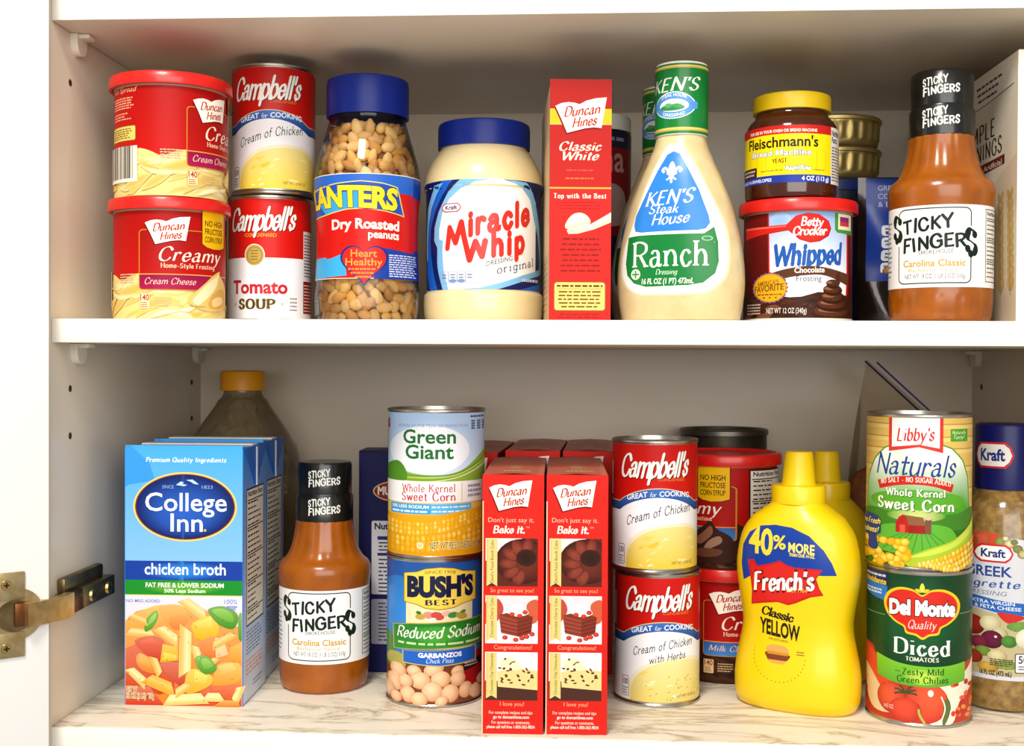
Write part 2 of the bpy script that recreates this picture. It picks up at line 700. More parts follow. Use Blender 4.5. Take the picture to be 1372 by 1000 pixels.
        V.append(self.P(cx + hx * rx * .6, cy + hy * ry * .6))
        F = [(k, (k + 1) % n, n + (k + 1) % n, n + k) for k in range(n)] + [(n + k, n + (k + 1) % n, 2 * n) for k in range(n)]
        cen, ca, cb = V[-1], lin(col), lin(rim)
        cols = {}
        for k, p in enumerate(V):
            cols[(round(p[0], 3), round(p[1], 3))] = cb if k < n else (mixc(ca, cb, .3) if k < 2 * n else ca)
        R = max(math.dist(p, cen) for p in V[:n]) or 1
        self.put(V, F, lambda u, v: cols.get((round(u, 3), round(v, 3)), mixc(ca, cb, min(1, math.dist((u, v), cen) / R) ** 1.6)),
                 lay, cut=rx / self.k > 4)

    def line(self, pts, w, col, closed=False, smooth=False, lay=None):
        """W in sheet units."""
        if smooth:
            pts = smooth_line(pts, 5, closed)
        V = [self.P(*p) for p in pts]
        V, F = ribbon(V, lambda a: w / self.k, closed)
        self.put(V, F, col, lay)

    def rrect(self, x0, y0, x1, y1, r, col, w=None, lay=None):
        pts = []
        for cx, cy, a0 in ((x1 - r, y0 + r, -90), (x1 - r, y1 - r, 0), (x0 + r, y1 - r, 90), (x0 + r, y0 + r, 180)):
            for k in range(5):
                a = math.radians(a0 + 22.5 * k)
                pts.append((cx + r * math.cos(a), cy + r * math.sin(a)))
        if w:
            self.line(pts, w, col, closed=True, lay=lay)
        else:
            self.poly(pts, col, lay=lay)

    def text(self, s, x0, x1, y, h, col, font='sans', slope=0.0, curve=0.0, edge=None, ew=0.0, lay=None, vert=False, **kw):
        """Lettering from sheet x X0 to X1, baseline Y at the middle, capitals H high. SLOPE and CURVE (sheet units at the ends) bend the
        baseline upwards to the right / upwards in the middle. EDGE: colour of an outline EW sheet units wide."""
        a, va = self.P(x0, y)
        b, _ = self.P(x1, y)
        if vert:
            b = a + abs(x1 - x0) / self.k
        H = h / self.ky
        passes = [(col, 0.0)]
        if edge:
            passes.insert(0, (edge, 2 * ew / h))
        L = lay
        for c, ex in passes:
            if font == 'sans':
                V, F, w = sans_text(s, kw.get('bold', 0) + ex / 2, kw.get('shear', 0))
                V0, _, _ = sans_text(s, kw.get('bold', 0), kw.get('shear', 0))
            else:
                st = dict(PEN[font])
                st.update({k: v for k, v in kw.items() if k in ('wt', 'thin', 'nib', 'serif', 'shear', 'track', 'rnd', 'jit')})
                V0, _, w = pen_text(s, **st)
                if ex:
                    st['wt'] += ex
                    st['thin'] += ex
                    st['rnd'] = True
                    st['serif'] = 0
                V, F, w = pen_text(s, **st)
            if not V:
                return
            lo, hi = min(p[0] for p in V0), max(p[0] for p in V0)
            sx = (b - a) / (hi - lo) if hi > lo else 1
            out = []
            for x, yy in V:
                u = a + (x - lo) * sx
                t = 2 * (u - (a + b) / 2) / (b - a) if b != a else 0
                out.append((u, va + yy * H + (slope * t + curve * (1 - t * t)) / self.ky))
            if vert:
                out = [(a - (q - va), va + (u - a)) for u, q in out]
            self.put(out, F, c, lay)

    def lines(self, x0, x1, y0, y1, n, col, h=None, seed=1, ragged=.25, center=False):
        """Small print too fine to read: rows of word-length strokes."""
        rnd = random.Random(seed)
        h = h or (y1 - y0) / n * .42
        V, F = [], []
        for i in range(n):
            y = y0 + (y1 - y0) * (i + .5) / n
            wd = (x1 - x0) * (1 - rnd.random() * ragged)
            x = (x0 + x1) / 2 - wd / 2 if center else x0
            e = x + wd
            while x < e - (x1 - x0) * .03:
                w = min(e - x, (x1 - x0) * rnd.uniform(.06, .2))
                q = [self.P(x, y - h / 2), self.P(x + w, y - h / 2), self.P(x + w, y + h / 2), self.P(x, y + h / 2)]
                F.append(tuple(range(len(V), len(V) + 4)))
                V += q
                x += w + (x1 - x0) * .03
        self.put(V, F, col)


def on_can(R):
    return lambda u, v, o: ((R + o) * math.sin(u / R), -(R + o) * math.cos(u / R), v)


def interp(tab, z):
    if z <= tab[0][-1]:
        return tab[0][:-1]
    for a, b in zip(tab, tab[1:]):
        if z <= b[-1]:
            t = (z - a[-1]) / ((b[-1] - a[-1]) or 1)
            return tuple(a[i] + (b[i] - a[i]) * t for i in range(len(a) - 1))
    return tab[-1][:-1]


def on_lathe(prof, R):
    return lambda u, v, o: ((interp(prof, v)[0] + o) * math.sin(u / R), -(interp(prof, v)[0] + o) * math.cos(u / R), v)


def on_oval(prof, n=2.3, back=False):
    def fn(u, v, o):
        a, b = interp(prof, v)
        t = min(0.999, abs(u / a))
        return (u, -(b * (1 - t ** n) ** (1 / n) + o), v)
    return fn


def on_front(y):
    return lambda u, v, o: (u, y - o, v)


def on_right(x):
    return lambda u, v, o: (x + o, u, v)


def on_left(x):
    return lambda u, v, o: (x - o, -u, v)


def on_top(z):
    return lambda u, v, o: (u, v, z + o)


def finer(prof, n=4):
    """Smooth a profile through its points."""
    k = len(prof[0])
    P = [prof[0]] + list(prof) + [prof[-1]]
    out = []
    for i in range(1, len(P) - 2):
        a, b, c, d = P[i - 1], P[i], P[i + 1], P[i + 2]
        for j in range(n):
            t = j / n
            q = [0.5 * (2 * b[m] + (c[m] - a[m]) * t + (2 * a[m] - 5 * b[m] + 4 * c[m] - d[m]) * t * t
                        + (3 * b[m] - a[m] - 3 * c[m] + d[m]) * t ** 3) for m in range(k)]
            q[-1] = b[-1] + (c[-1] - b[-1]) * t
            out.append(tuple(q))
    out.append(tuple(prof[-1]))
    return out

# ---------------------------------------------------------------- the cabinet
WL, WR, DEP = -379.7, 366.8, 335.0
ZTOP, ZMID, ZMIDB = 503.5, 292.1, 275.1
ZB = 0.5
MEL = mat('almond_melamine', '#e2d5c0', 0.26, bump=0.012, scale=400, spec=0.5)
EDGE = mat('white_edge_band', '#f3eee2', 0.35, bump=0.02, scale=300)
DOORM = mat('white_door_laminate', '#f1f0ec', 0.3, bump=0.03, scale=250, spec=0.4)
HOLE = mat('drilled_chipboard', '#5a3a1e', 0.9, noise='#2c1a0c', scale=900)
NYLON = mat('white_nylon', '#efe8d6', 0.4, sss=0.1)


def marble_mat():
    m = mat('marbled_shelf_paper', '#f2ead9', 0.42, spec=0.3)
    nt = m.node_tree
    p = nt.nodes['Principled BSDF']
    tc = nt.nodes.new('ShaderNodeTexCoord')
    mp = nt.nodes.new('ShaderNodeMapping')
    mp.inputs['Scale'].default_value = (2.6, 7.5, 10)
    mp.inputs['Rotation'].default_value = (0, 0, 0.35)
    nz = nt.nodes.new('ShaderNodeTexNoise')
    nz.inputs['Scale'].default_value = 1.7
    nz.inputs['Detail'].default_value = 7
    nz.inputs['Roughness'].default_value = 0.62
    nz.inputs['Distortion'].default_value = 1.6
    sub = nt.nodes.new('ShaderNodeMath')
    sub.operation = 'SUBTRACT'
    sub.inputs[1].default_value = 0.5
    ab = nt.nodes.new('ShaderNodeMath')
    ab.operation = 'ABSOLUTE'
    rp = nt.nodes.new('ShaderNodeValToRGB')
    e = rp.color_ramp.elements
    e[0].position, e[0].color = 0.0, lin('#b5a78f')
    e[1].position, e[1].color = 0.04, lin('#efe6d3')
    k = e.new(0.012)
    k.color = lin('#dacfb9')
    k = e.new(0.25)
    k.color = lin('#f6f0e3')
    for a, b in ((tc.outputs['Object'], mp.inputs['Vector']), (mp.outputs['Vector'], nz.inputs['Vector']), (nz.outputs['Fac'], sub.inputs[0]),
                 (sub.outputs[0], ab.inputs[0]), (ab.outputs[0], rp.inputs['Fac']), (rp.outputs['Color'], p.inputs['Base Color'])):
        nt.links.new(a, b)
    return m


def hole(parent, x, y, z, sgn):
    b = MB()
    b.cyl((x, y, z), (x + sgn * 0.25, y, z), 2.6, HOLE, 16)
    return b.obj('pin_hole', parent)


wl = struct(MB().box((WL - 17, 0, -60), (WL, DEP + 6, 620), MEL, 0.4).obj('wall_left'))
wr = struct(MB().box((WR, 0, -60), (WR + 17, DEP + 6, 620), MEL, 0.4).obj('wall_right'))
struct(MB().box((WL, DEP, -60), (WR, DEP + 6, 620), MEL).obj('wall_back'))
struct(MB().box((WL, 2, -18), (WR, DEP, 0), MEL, 0.3).box((WL, .8, -18), (WR, 2, 0), EDGE, 0.5).obj('floor'))
struct(MB().box((WL, 0, 603), (WR, DEP, 620), MEL, 0.3).obj('ceiling'))
for y, zs in ((32, (466.6, 241.5, 206.6)), (308, (241.5, 206.6))):
    for z in zs:
        hole(wl, WL, y, z, 1)
for z in (241.5, 206.6):
    hole(wr, WR, 308, z, -1)
    hole(wr, WR, 32, z, -1)

tag(MB().box((WL + .6, 1.2, ZTOP), (WR - .6, DEP - 1, ZTOP + 17), MEL, 0.3).box((WL + .6, 0, ZTOP), (WR - .6, 1.2, ZTOP + 17), EDGE, 0.5).obj('shelf'),
    'white shelf board across the top of the cabinet, above the frosting tubs and jars', 'shelf')
tag(MB().box((WL + .6, 1.2, ZMIDB), (WR - .6, DEP - 1, ZMID), MEL, 0.3).box((WL + .6, 0, ZMIDB), (WR - .6, 1.2, ZMID), EDGE, 0.5).obj('shelf'),
    'white shelf board in the middle, carrying the peanuts and salad dressings', 'shelf')
tag(MB().box((WL + .4, 2, 0), (WR - .4, DEP - 1, ZB), marble_mat()).obj('shelf_liner'),
    'cream marbled shelf paper lying under the lower row of groceries', 'shelf paper')


def pin(x, y, z, sgn, label):
    t = thing('shelf_pin', label, 'shelf support', (x / 1000, y / 1000, z / 1000), 0)
    b = MB()
    pts = [(-8.5, -0.4), (-8.5, -7)] + [(-8.5 * math.cos(math.pi * k / 12), -7 - 8.5 * math.sin(math.pi * k / 12)) for k in range(1, 12)] + [(8.5, -7), (8.5, -0.4)]
    b.prism(pts, 5.5, NYLON, Matrix.Rotation(math.radians(-90 if sgn > 0 else 90), 4, 'Z'))
    b.obj('flange', t)
    b = MB()
    b.box((min(0, sgn * 13), -6, -3.5), (max(0, sgn * 13), 6, -0.3), NYLON, 0.6)
    b.obj('ledge', t)
    return t


pin(WL, 41, ZTOP, 1, 'white plastic shelf pin under the top shelf, near the stacked frosting tubs')
pin(WL, 41, ZMIDB, 1, 'white plastic shelf pin under the middle shelf on the wall above the brass hinge')
pin(WL, 318, ZMIDB, 1, 'shaded white shelf pin in the back corner above the orange-capped bottle')
pin(WR, 316, ZMIDB, -1, 'white shelf pin in the back corner above the blue-capped dressing bottle')

# door, swung wide open, with its concealed hinge
BRASS = mat('hinge_nickel', '#cdb78a', 0.34, .9, noise='#b39a66', scale=120, bump=0.05)
BRASSD = mat('hinge_nickel_dark', '#8a7854', 0.38, .9, noise='#665637', scale=90)
BRONZE = mat('hinge_bronze', '#8a5a35', 0.38, 1.0, noise='#6b4125', scale=60)
SCREW = mat('screw_brass', '#c9ad66', 0.28, 1.0)
SLOT = mat('screw_slot', '#1c150c', 0.8)
door = thing('cabinet_door', 'white cabinet door swung wide open beside the broth cartons', 'door', (-0.3718, -0.020, 0.0))
door.rotation_euler = (0, 0, math.atan2(-.64, -.77))          # local +x runs along the door, +y is the face towards the room


def inface(b, lo, hi, m, bev=0.5):
    return b.box(lo, hi, m, bev)


MB().box((0, -18, -250), (420, 0, 800), DOORM, 0.8).obj('door_panel', door)
hz = 88.3
hb = MB()
for z0, z1 in ((hz + 9.7, hz + 29.2), (hz - 29.5, hz - 12)):
    hb.box((16.4, 0.1, z0), (44, 2.0, z1), BRASS, 0.8)
hb.box((19.5, 0.05, hz - 13), (44, 1.0, hz + 10.5), BRASS, 0.3)
hinge = hb.obj('hinge', door)
b = MB()
n = 40
ring = [(21.9 + 17.7 * math.cos(2 * math.pi * k / n), hz + 17.7 * math.sin(2 * math.pi * k / n)) for k in range(n)]
b.prism(ring, 1.3, BRASS, Matrix.Translation((0, 0.0001, 0)))
ring = [(23 + 12.5 * math.cos(2 * math.pi * k / n), hz - 1 + 11 * math.sin(2 * math.pi * k / n)) for k in range(n)]
b.prism(ring, 1.6, BRASSD, Matrix.Translation((0, 0.0001, 0)))
b.obj('hinge_cup', hinge)
for z in (109.0, 65.6):
    b = MB()
    b.cyl((28.8, 1.6, z), (28.8, 2.9, z), 3.7, SCREW, 24, 3.2)
    b.box((26.8, 2.6, z - .55), (30.8, 3.0, z + .55), SLOT)
    b.box((28.25, 2.6, z - 2), (29.35, 3.0, z + 2), SLOT)
    b.obj('screw', hinge)
# the arm bridges from the cup to the mounting plate on the wall
inv = (Matrix.Translation(door.location) @ Matrix.Rotation(door.rotation_euler.z, 4, 'Z')).inverted()
b = MB()
b.box((13.5, 0.5, hz - 8), (24, 5.5, hz + 8), BRONZE, 0.5)
pa, pb = inv @ Vector((-.3820, -.0365, 0)), Vector((0, 0, 0))
q = [Vector((-.3775, -.0395, 0)), Vector((-.3640, -.0080, 0)), Vector((-.3640, .0035, 0)), Vector((-.3705, .0035, 0)), Vector((-.3705, -.0060, 0)), Vector((-.3830, -.0345, 0))]
pts = [inv @ p for p in q]
vs = [(p.x, p.y, (hz - 8.2) / 1000) for p in pts] + [(p.x, p.y, (hz + 8.2) / 1000) for p in pts]
k = len(pts)
b.add(vs, [tuple(reversed(range(k))), tuple(range(k, 2 * k))] + [(i, (i + 1) % k, k + (i + 1) % k, k + i) for i in range(k)], BRASS, smooth=False)
b.obj('hinge_link', hinge)
b = MB()
b.box((WL + 4, 1, hz - 8.5), (WL + 12.5, 27, hz + 7), BRONZE, 0.8, inv)
b.box((WL + 4, 27, hz - 8.2), (WL + 12.5, 86, hz + 6.6), BRASSD, 0.8, inv)
b.obj('hinge_arm', hinge)
b = MB()
b.box((WL + .2, 6, hz - 6), (WL + 4, 84, hz + 6), BRASSD, 0.5, inv)
b.box((WL + .2, 8, hz + 6), (WL + 7, 78, hz + 17), BRASSD, 2.2, inv)
b.obj('mounting_plate', hinge)
for y in (42, 72):
    b = MB()
    p = [inv @ Vector((x / 1000, y / 1000, (hz - 1.2) / 1000)) * 1000 for x in (WL + 12.3, WL + 14.2)]
    b.cyl(p[0], p[1], 5, SCREW, 24, 4.4)
    p2 = inv @ Vector(((WL + 14.5) / 1000, y / 1000, (hz - 1.2) / 1000)) * 1000
    b.cyl(p[1], p2, 2.2, SLOT, 12)
    b.obj('screw', hinge)

# ---------------------------------------------------------------- printed motifs used by more than one package
RED, DRED, WHITE, CREAM = '#c5140d', '#8d0d0b', '#f4f1ea', '#f0d998'


def book_logo(A, x0, y0, x1, y1, shadow='#7c0a08'):
    """The open-book badge with the two-word script."""
    N = [(0, .25), (.12, .17), (.25, .14), (.38, .16), (.47, .2), (.6, .1), (.78, .03), (1, 0), (.95, .42), (.9, .86), (.75, .84), (.58, .87), (.42, .93), (.23, 1), (.12, .62)]
    w, h = x1 - x0, y1 - y0
    A.poly([(x0 + w * (x - .02), y0 + h * (y + .05)) for x, y in N], shadow)
    A.poly([(x0 + w * x, y0 + h * y) for x, y in N], '#fbf3e2')
    A.text('Duncan', x0 + .17 * w, x0 + .88 * w, y0 + .5 * h, .27 * h, '#b5241c', 'italic', slope=.05 * h, wt=.2, thin=.08)
    A.text('Hines', x0 + .33 * w, x0 + .82 * w, y0 + .81 * h, .27 * h, '#b5241c', 'italic', slope=.05 * h, wt=.2, thin=.08)


def swirls(A, x0, x1, y0, y1, cols, n, seed, size=1.0, base=None):
    rnd = random.Random(seed)
    for _ in range(n):
        cx, cy = rnd.uniform(x0, x1), rnd.uniform(y0, y1)
        L = (x1 - x0) * rnd.uniform(.05, .14) * size
        t = L * rnd.uniform(.12, .3)
        a = rnd.uniform(-.7, .35)
        bow = L * rnd.uniform(-.35, .35)
        col = rnd.choice(cols)
        for f, m in ((1, .4), (.72, .7), (.42, 1)) if base else ((1, 1),):
            top, bot = [], []
            for k in range(7):
                s = (-1 + k / 3) * (f ** .5)
                w = t * f * (1 - (-1 + k / 3) ** 2)
                x, y = L * s, bow * (1 - s * s)
                for lst, d in ((top, -w), (bot, w)):
                    px, py = cx + x * math.cos(a) - (y + d) * math.sin(a), cy + x * math.sin(a) + (y + d) * math.cos(a)
                    lst.append((px, min(max(py, y0), y1)))
            A.band(top, bot, mixc(base, col, m) if base else col)


def barcode(A, x0, x1, y0, y1, seed=3, bg='#efe6d2'):
    A.rect(x0, y0, x1, y1, bg)
    rnd = random.Random(seed)
    V, F = [], []
    x = x0 + (x1 - x0) * .08
    while x < x1 - (x1 - x0) * .1:
        w = (x1 - x0) * rnd.choice((.012, .02, .032))
        F.append(tuple(range(len(V), len(V) + 4)))
        V += [A.P(x, y0), A.P(x + w, y0), A.P(x + w, y1 - (y1 - y0) * .1), A.P(x, y1 - (y1 - y0) * .1)]
        x += w + (x1 - x0) * rnd.choice((.012, .02, .03))
    A.put(V, F, '#241d18')


def facts_panel(A, x0, x1, y0, y1, title='Nutrition Facts', bg='#efeade', fg='#1b1b1b', seed=5, rows=16):
    A.rect(x0, y0, x1, y1, fg)
    d = (x1 - x0) * .025
    A.rect(x0 + d, y0 + d, x1 - d, y1 - d, bg)
    h = (y1 - y0) / (rows + 3)
    A.text(title, x0 + 3 * d, x1 - 3 * d, y0 + h * 1.5, h * .95, fg, bold=.04)
    rnd = random.Random(seed)
    for i in range(rows):
        y = y0 + h * (2.1 + i)
        if i % 5 == 0:
            A.rect(x0 + 2 * d, y, x1 - 2 * d, y + h * .22, fg)
        A.lines(x0 + 3 * d, x1 - 3 * d, y + h * .15, y + h * 1.05, 1, fg, h=h * .3, seed=seed + i, ragged=.5)


def lozenge(A, cx, cy, w, h, word='Kraft'):
    def shape(k):
        a, b = w / 2 * k, h / 2 * k if k == 1 else h / 2 - w / 2 * (1 - k)
        return [(cx - a, cy), (cx - a * .86, cy - b * .62), (cx - a * .62, cy - b), (cx + a * .62, cy - b), (cx + a * .86, cy - b * .62), (cx + a, cy),
                (cx + a * .86, cy + b * .62), (cx + a * .62, cy + b), (cx - a * .62, cy + b), (cx - a * .86, cy + b * .62)]
    A.poly(shape(1), '#c8202b')
    A.poly(shape(.9), WHITE)
    A.text(word, cx - w * .3, cx + w * .3, cy + h * .2, h * .42, '#1d2f7c', bold=.05)


# ---------------------------------------------------------------- tins
def can_thing(name, label, cat, R, H, art, loc, rz=0, group=None, rings=True, paper=INK):
    """A steel food can: body, lid and paper label."""
    t = thing(name, label, cat, loc, rz, group)
    b = MB()
    b.lathe([(0, 1.2), (R - 3, 1.2), (R - 2.2, 0), (R - .6, 0), (R + .2, .7), (R + .3, 1.8), (R - .5, 2.9), (R - .5, H - 2.9), (R + .3, H - 1.9)], TIN)
    b.obj('can_body', t)
    b = MB()
    pr = [(R + .3, H - 1.9), (R + .3, H - .6), (R - .3, H), (R - 1.4, H), (R - 2.0, H - 3.2), (R - 5, H - 3.6)]
    if rings:
        pr += [(R - 8, H - 3.1), (R - 11, H - 3.6), (R - 15, H - 3.0), (R - 17, H - 3.5)]
    b.lathe(pr + [(0, H - 3.5)], TIN)
    b.obj('lid', t)
    MB().art(art, on_can(R - .5), paper).obj('label', t)
    return t


def soup_art(kind):
    """Label in mm, y down from the top of the paper."""
    R = 32.9
    A = Art(0, 98.4, 1, ystep=None)
    h = math.pi * R
    A.rect(-h, 0, h, 94.5, '#f1eff2')
    if kind == 'tomato':
        A.rect(-h, 0, h, 46.5, '#c8160f')
        A.ell(-5.5, 44.5, 8.4, 8.8, '#f1eff2')
        A.ell(-5.5, 44.5, 7.8, 8.2, '#a98a3a', rim='#b8a050')
        A.ell(-5.5, 44.5, 6.3, 6.6, '#8d742e')
        A.ell(-5.5, 44.5, 5.7, 6.0, '#b89c4e')
        A.lines(-9, -2, 40, 49, 4, '#7d6526', h=.9, seed=4, center=True)
        A.text('CONDENSED', -14, 12, 30.0, 2.6, '#d8a832', bold=.02)
        A.text('Tomato', -27, 21, 74.5, 10, '#c0202a', bold=.05)
        A.text('SOUP', -20, 11, 86.5, 7, '#4a3a1c', 'slab', edge='#b39a5a', ew=.35)
        for x in (-24, 16.5):
            for k in range(3):
                a = math.pi * k / 3
                A.line([(x - 2 * math.cos(a), 83 - 2 * math.sin(a)), (x + 2 * math.cos(a), 83 + 2 * math.sin(a))], .35, '#a99a74')
        A.lines(23, 30, 77, 89, 4, '#8a7d74', h=1.2, seed=8)
        A.rect(37, 24, 62, 62, '#efe9e4')
        A.lines(38, 61, 26, 61, 14, '#5a4a4a', h=1, seed=9)
        A.rect(37, 64, 60, 90, '#a31a18')
        A.lines(38, 59, 66, 89, 9, '#e9d8d0', h=1, seed=10)
    else:
        def arch(u, d=0.0):
            return 33 + d + 10.5 * min(1, (u - 3) ** 2 / 34 ** 2)
        us = [-h + 2 * h * k / 60 for k in range(61)]
        A.band([(u, 0) for u in us], [(u, arch(u)) for u in us], '#c41610')
        A.band([(u, arch(u)) for u in us], [(u, arch(u, .7)) for u in us], '#d9c48e')
        A.band([(u, arch(u, .7)) for u in us], [(u, arch(u, 7.2)) for u in us], A.grad(33, 52, '#3f6fc0', '#17346f'))
        A.text('CONDENSED', 2, 24, 27.6, 2.1, '#d5762a', bold=.02)
        A.text('GREAT', -23, -6, 41.2, 3.8, '#eef2f8', slope=1.6, bold=.03)
        A.text('for', -4, 1, 39.6, 3.4, '#dfe7f3', 'italic')
        A.text('COOKING', 3, 29, 40, 3.8, '#eef2f8', slope=-.6, curve=.9, bold=.03)
        dome = [(-24, 94.5), (-23, 84), (-18, 75), (-9, 68), (2, 64), (16, 62.5), (32, 64), (46, 72), (52, 84), (53, 94.5)]
        A.poly(smooth_line([(x * 1.08 - 1, 94.5 - (94.5 - y) * 1.08) for x, y in dome]), '#ece4c8')
        A.poly(smooth_line(dome), A.grad(62, 94, '#e9d98a', '#e6c440') if kind == 'plain' else A.grad(62, 94, '#e8dc9a', '#dcc66a'))
        swirls(A, -14, 44, 70, 93, ['#efdf92', '#e2bd3a', '#eacb58', '#f3e7ae'], 16, 5 if kind == 'plain' else 6, .7)
        if kind == 'herbs':
            rnd = random.Random(2)
            for _ in range(26):
                A.ell(rnd.uniform(-12, 46), rnd.uniform(72, 93), .7, .35, '#6d7a3a', rnd.uniform(0, 180), n=6)
            A.text('Cream of Chicken', -21, 28, 55.5, 6, '#26211f', 'hand', slope=4.2, curve=1.4)
            A.text('with Herbs', -8, 21, 63, 5.2, '#26211f', 'hand', slope=2.0, curve=.6)
        else:
            A.text('Cream of Chicken', -23, 30, 56.5, 6.6, '#26211f', 'hand', slope=5.5, curve=2.2)
        A.rrect(-32.5, 77, -25.5, 92, 1, '#4f4a48', .4)
        A.text('130' if kind == 'plain' else '100', -31.7, -26.3, 83.2, 4.2, '#2d2826', bold=.02)
        A.lines(-31.7, -26.3, 85, 91, 3, '#6a6462', h=.8, seed=1)
        A.text('NET WT 10 3/4 OZ', 13, 33, 91, 2.2, '#6a5a30')
        A.rect(-62, 14, -44, 40, '#efe8e0')
        A.lines(-61, -45, 15, 39, 9, '#555050', h=1, seed=12)
        A.lines(-90, -66, 50, 90, 14, '#777070', h=1, seed=13)
        A.lines(62, 92, 50, 90, 14, '#777070', h=1, seed=14)
    sh = '#4c0605'
    sl = -.6 if kind == 'tomato' else .6
    for dx, dy, c in ((.5, .6, sh), (0, 0, '#f8f4ec')):
        A.text("Campbell's", -29 + dx, 29 + dx, 23.6 + dy, 16.5, c, 'script', slope=.8, curve=-.6, wt=.2, thin=.09, nib=15)
    return A


def z3(x, y, z):
    return (x / 1000, y / 1000, z / 1000)


soup = can_thing('soup_can', 'cream of chicken soup can on the upper shelf, on top of the tomato soup', 'soup can', 33.4, 101.6, soup_art('plain'),
                 z3(-252.5, 127, ZMID + 101.7), fc(-253, 127) - 10)
can_thing('soup_can', 'red and white tomato soup can with a gold medal, upper shelf', 'soup can', 33.4, 101.6, soup_art('tomato'),
          z3(-257, 133, ZMID), fc(-257, 133) - 12)


# ---------------------------------------------------------------- frosting tubs
TUBLID = mat('red_tub_lid', '#d81b14', 0.33, bump=0.02, scale=200, coat=0.2)
TUBRIM = mat('tub_rim', '#b9917a', 0.5)
TUBBODY = mat('tub_plastic', '#7e1410', 0.45)


def tub_art(kind):
    """Sheet read off the front of the tub: 10.2 units per mm."""
    R = 40.4
    A = Art(490, 985, 10.2, R, ystep=None)
    food = dict(cream=('#ecd184', ['#f3e0a4', '#e0bb62', '#f8ecc4', '#dab458', '#f0d88e'], '#8e1240', '#a8174b', 'Cream Cheese'),
                milk=('#3a2016', ['#5b3322', '#28140d', '#6f4630', '#4a2a1c'], '#2f69b4', '#4a86cc', 'Milk Chocolate'))[kind]
    A.wrap(165, 985, A.grad(165, 600, '#a80f0c', '#cc160f'))
    A.mm()
    # frosting wave round the foot
    top = []
    for k in range(61):
        u = -126.5 + 253 * k / 60
        top.append((u, -(30 + 5.5 * abs(math.sin(u / 11.0 + .4)) + 2.2 * math.sin(u / 23.0))))
    A.band(top, [(u, 0) for u, v in top], food[0])
    A.mm(False)
    A.mm()
    swirls(A, -126, 126, -29, -1, food[1], 90, 7, .5, food[0])
    A.mm(False)
    # front panel
    A.rrect(276, 318, 902, 765, 28, '#c9862c')
    A.rrect(282, 324, 896, 759, 24, A.grad(324, 760, '#9c100d', '#ba1410'))
    A.rect(282, 645, 896, 652, '#d9a25a')
    A.rrect(282, 655, 896, 759, 20, A.grad(655, 759, food[2], food[3]))
    book_logo(A, 318, 218, 634, 428)
    A.poly([(715, 165), (880, 165), (880, 430), (850, 447), (800, 452), (750, 440), (715, 418)], '#7a1a08')
    A.poly([(720, 165), (876, 165), (876, 424), (848, 441), (800, 446), (752, 434), (720, 412)], '#efb90f')
    for i, w in enumerate(('NO HIGH', 'FRUCTOSE', 'CORN SYRUP')):
        A.text(w, 737, 862, 276 + 60 * i, 42, '#2a1c08', bold=.02)
    A.text('Creamy', 415, 850, 548, 100, '#f6e4d2', 'italic', wt=.15, thin=.04, track=.1)
    A.text('Home-Style Frosting', 428, 805, 600, 34, '#f0c9a8', 'serif', wt=.2, thin=.09)
    A.text(food[4], 318, 675 if kind == 'cream' else 760, 722, 46, '#e9c3b4', 'italic', wt=.14, thin=.06)
    A.rrect(280, 792, 356, 905, 8, '#c9a05a')
    A.rrect(284, 796, 352, 901, 7, '#f0dcae' if kind == 'cream' else '#e6cf9c')
    A.text('140', 288, 348, 842, 42, '#b0351c', bold=.03)
    A.lines(290, 346, 852, 896, 3, '#c06a40', h=8, seed=2)
    A.lines(385, 510, 815, 890, 4, '#c9a97a', h=9, seed=3)
    A.lines(145, 260, 640, 715, 4, '#d3b890' if kind == 'cream' else '#8a6a4c', h=9, seed=4)
    if kind == 'cream':
        # piped frosting dollop
        A.poly([(615, 850), (640, 800), (700, 745), (745, 700), (790, 650), (842, 608), (845, 640), (880, 700), (895, 780), (890, 850), (850, 905), (760, 915), (680, 890)], '#e2bf6e', True)
        A.poly([(650, 840), (700, 770), (760, 705), (815, 655), (838, 625), (830, 690), (800, 760), (740, 830), (690, 870)], '#f4e3b4', True)
        A.poly([(800, 780), (860, 740), (885, 800), (860, 880), (790, 895), (760, 860)], '#d6a650', True)
        A.poly([(790, 830), (850, 800), (860, 850), (800, 880)], '#ecd293', True)
        A.line([(640, 880), (700, 885), (740, 880)], 5, '#8a6a3a')
    else:
        A.poly([(640, 900), (650, 760), (700, 700), (760, 640), (800, 600), (830, 660), (880, 720), (900, 820), (880, 930), (700, 940)], '#3b1f14', True)
        A.poly([(700, 760), (760, 690), (800, 640), (812, 690), (790, 740), (740, 790)], '#8a5c44', True)
        A.poly([(790, 760), (840, 720), (850, 770), (800, 820), (760, 830)], '#a07a62', True)
        A.poly([(690, 850), (760, 820), (850, 830), (830, 880), (740, 890)], '#6a3f2c', True)
    # the back of the tub, seen when it is turned
    A.mm()
    A.text("Got Spread?", -88, -58, -75.5, 3.6, '#f0b08a', 'italic')
    A.lines(-88, -60, -72, -63, 5, '#e8a080', h=.9, seed=11, ragged=.15)
    A.lines(-88, -62, -61, -55, 3, '#e8a080', h=.9, seed=12, ragged=.4)
    A.rrect(-92, -51, -59, -40, 1.5, '#6d5a1c')
    A.rrect(-91.6, -50.6, -59.4, -40.4, 1.2, '#dfc765')
    A.lines(-89, -61, -49.5, -41.5, 5, '#7a5c20', h=.8, seed=13)
    barcode(A, -93, -57, -36, -10)
    facts_panel(A, 64, 108, -78, -12, seed=6)
    A.mm(False)
    return A


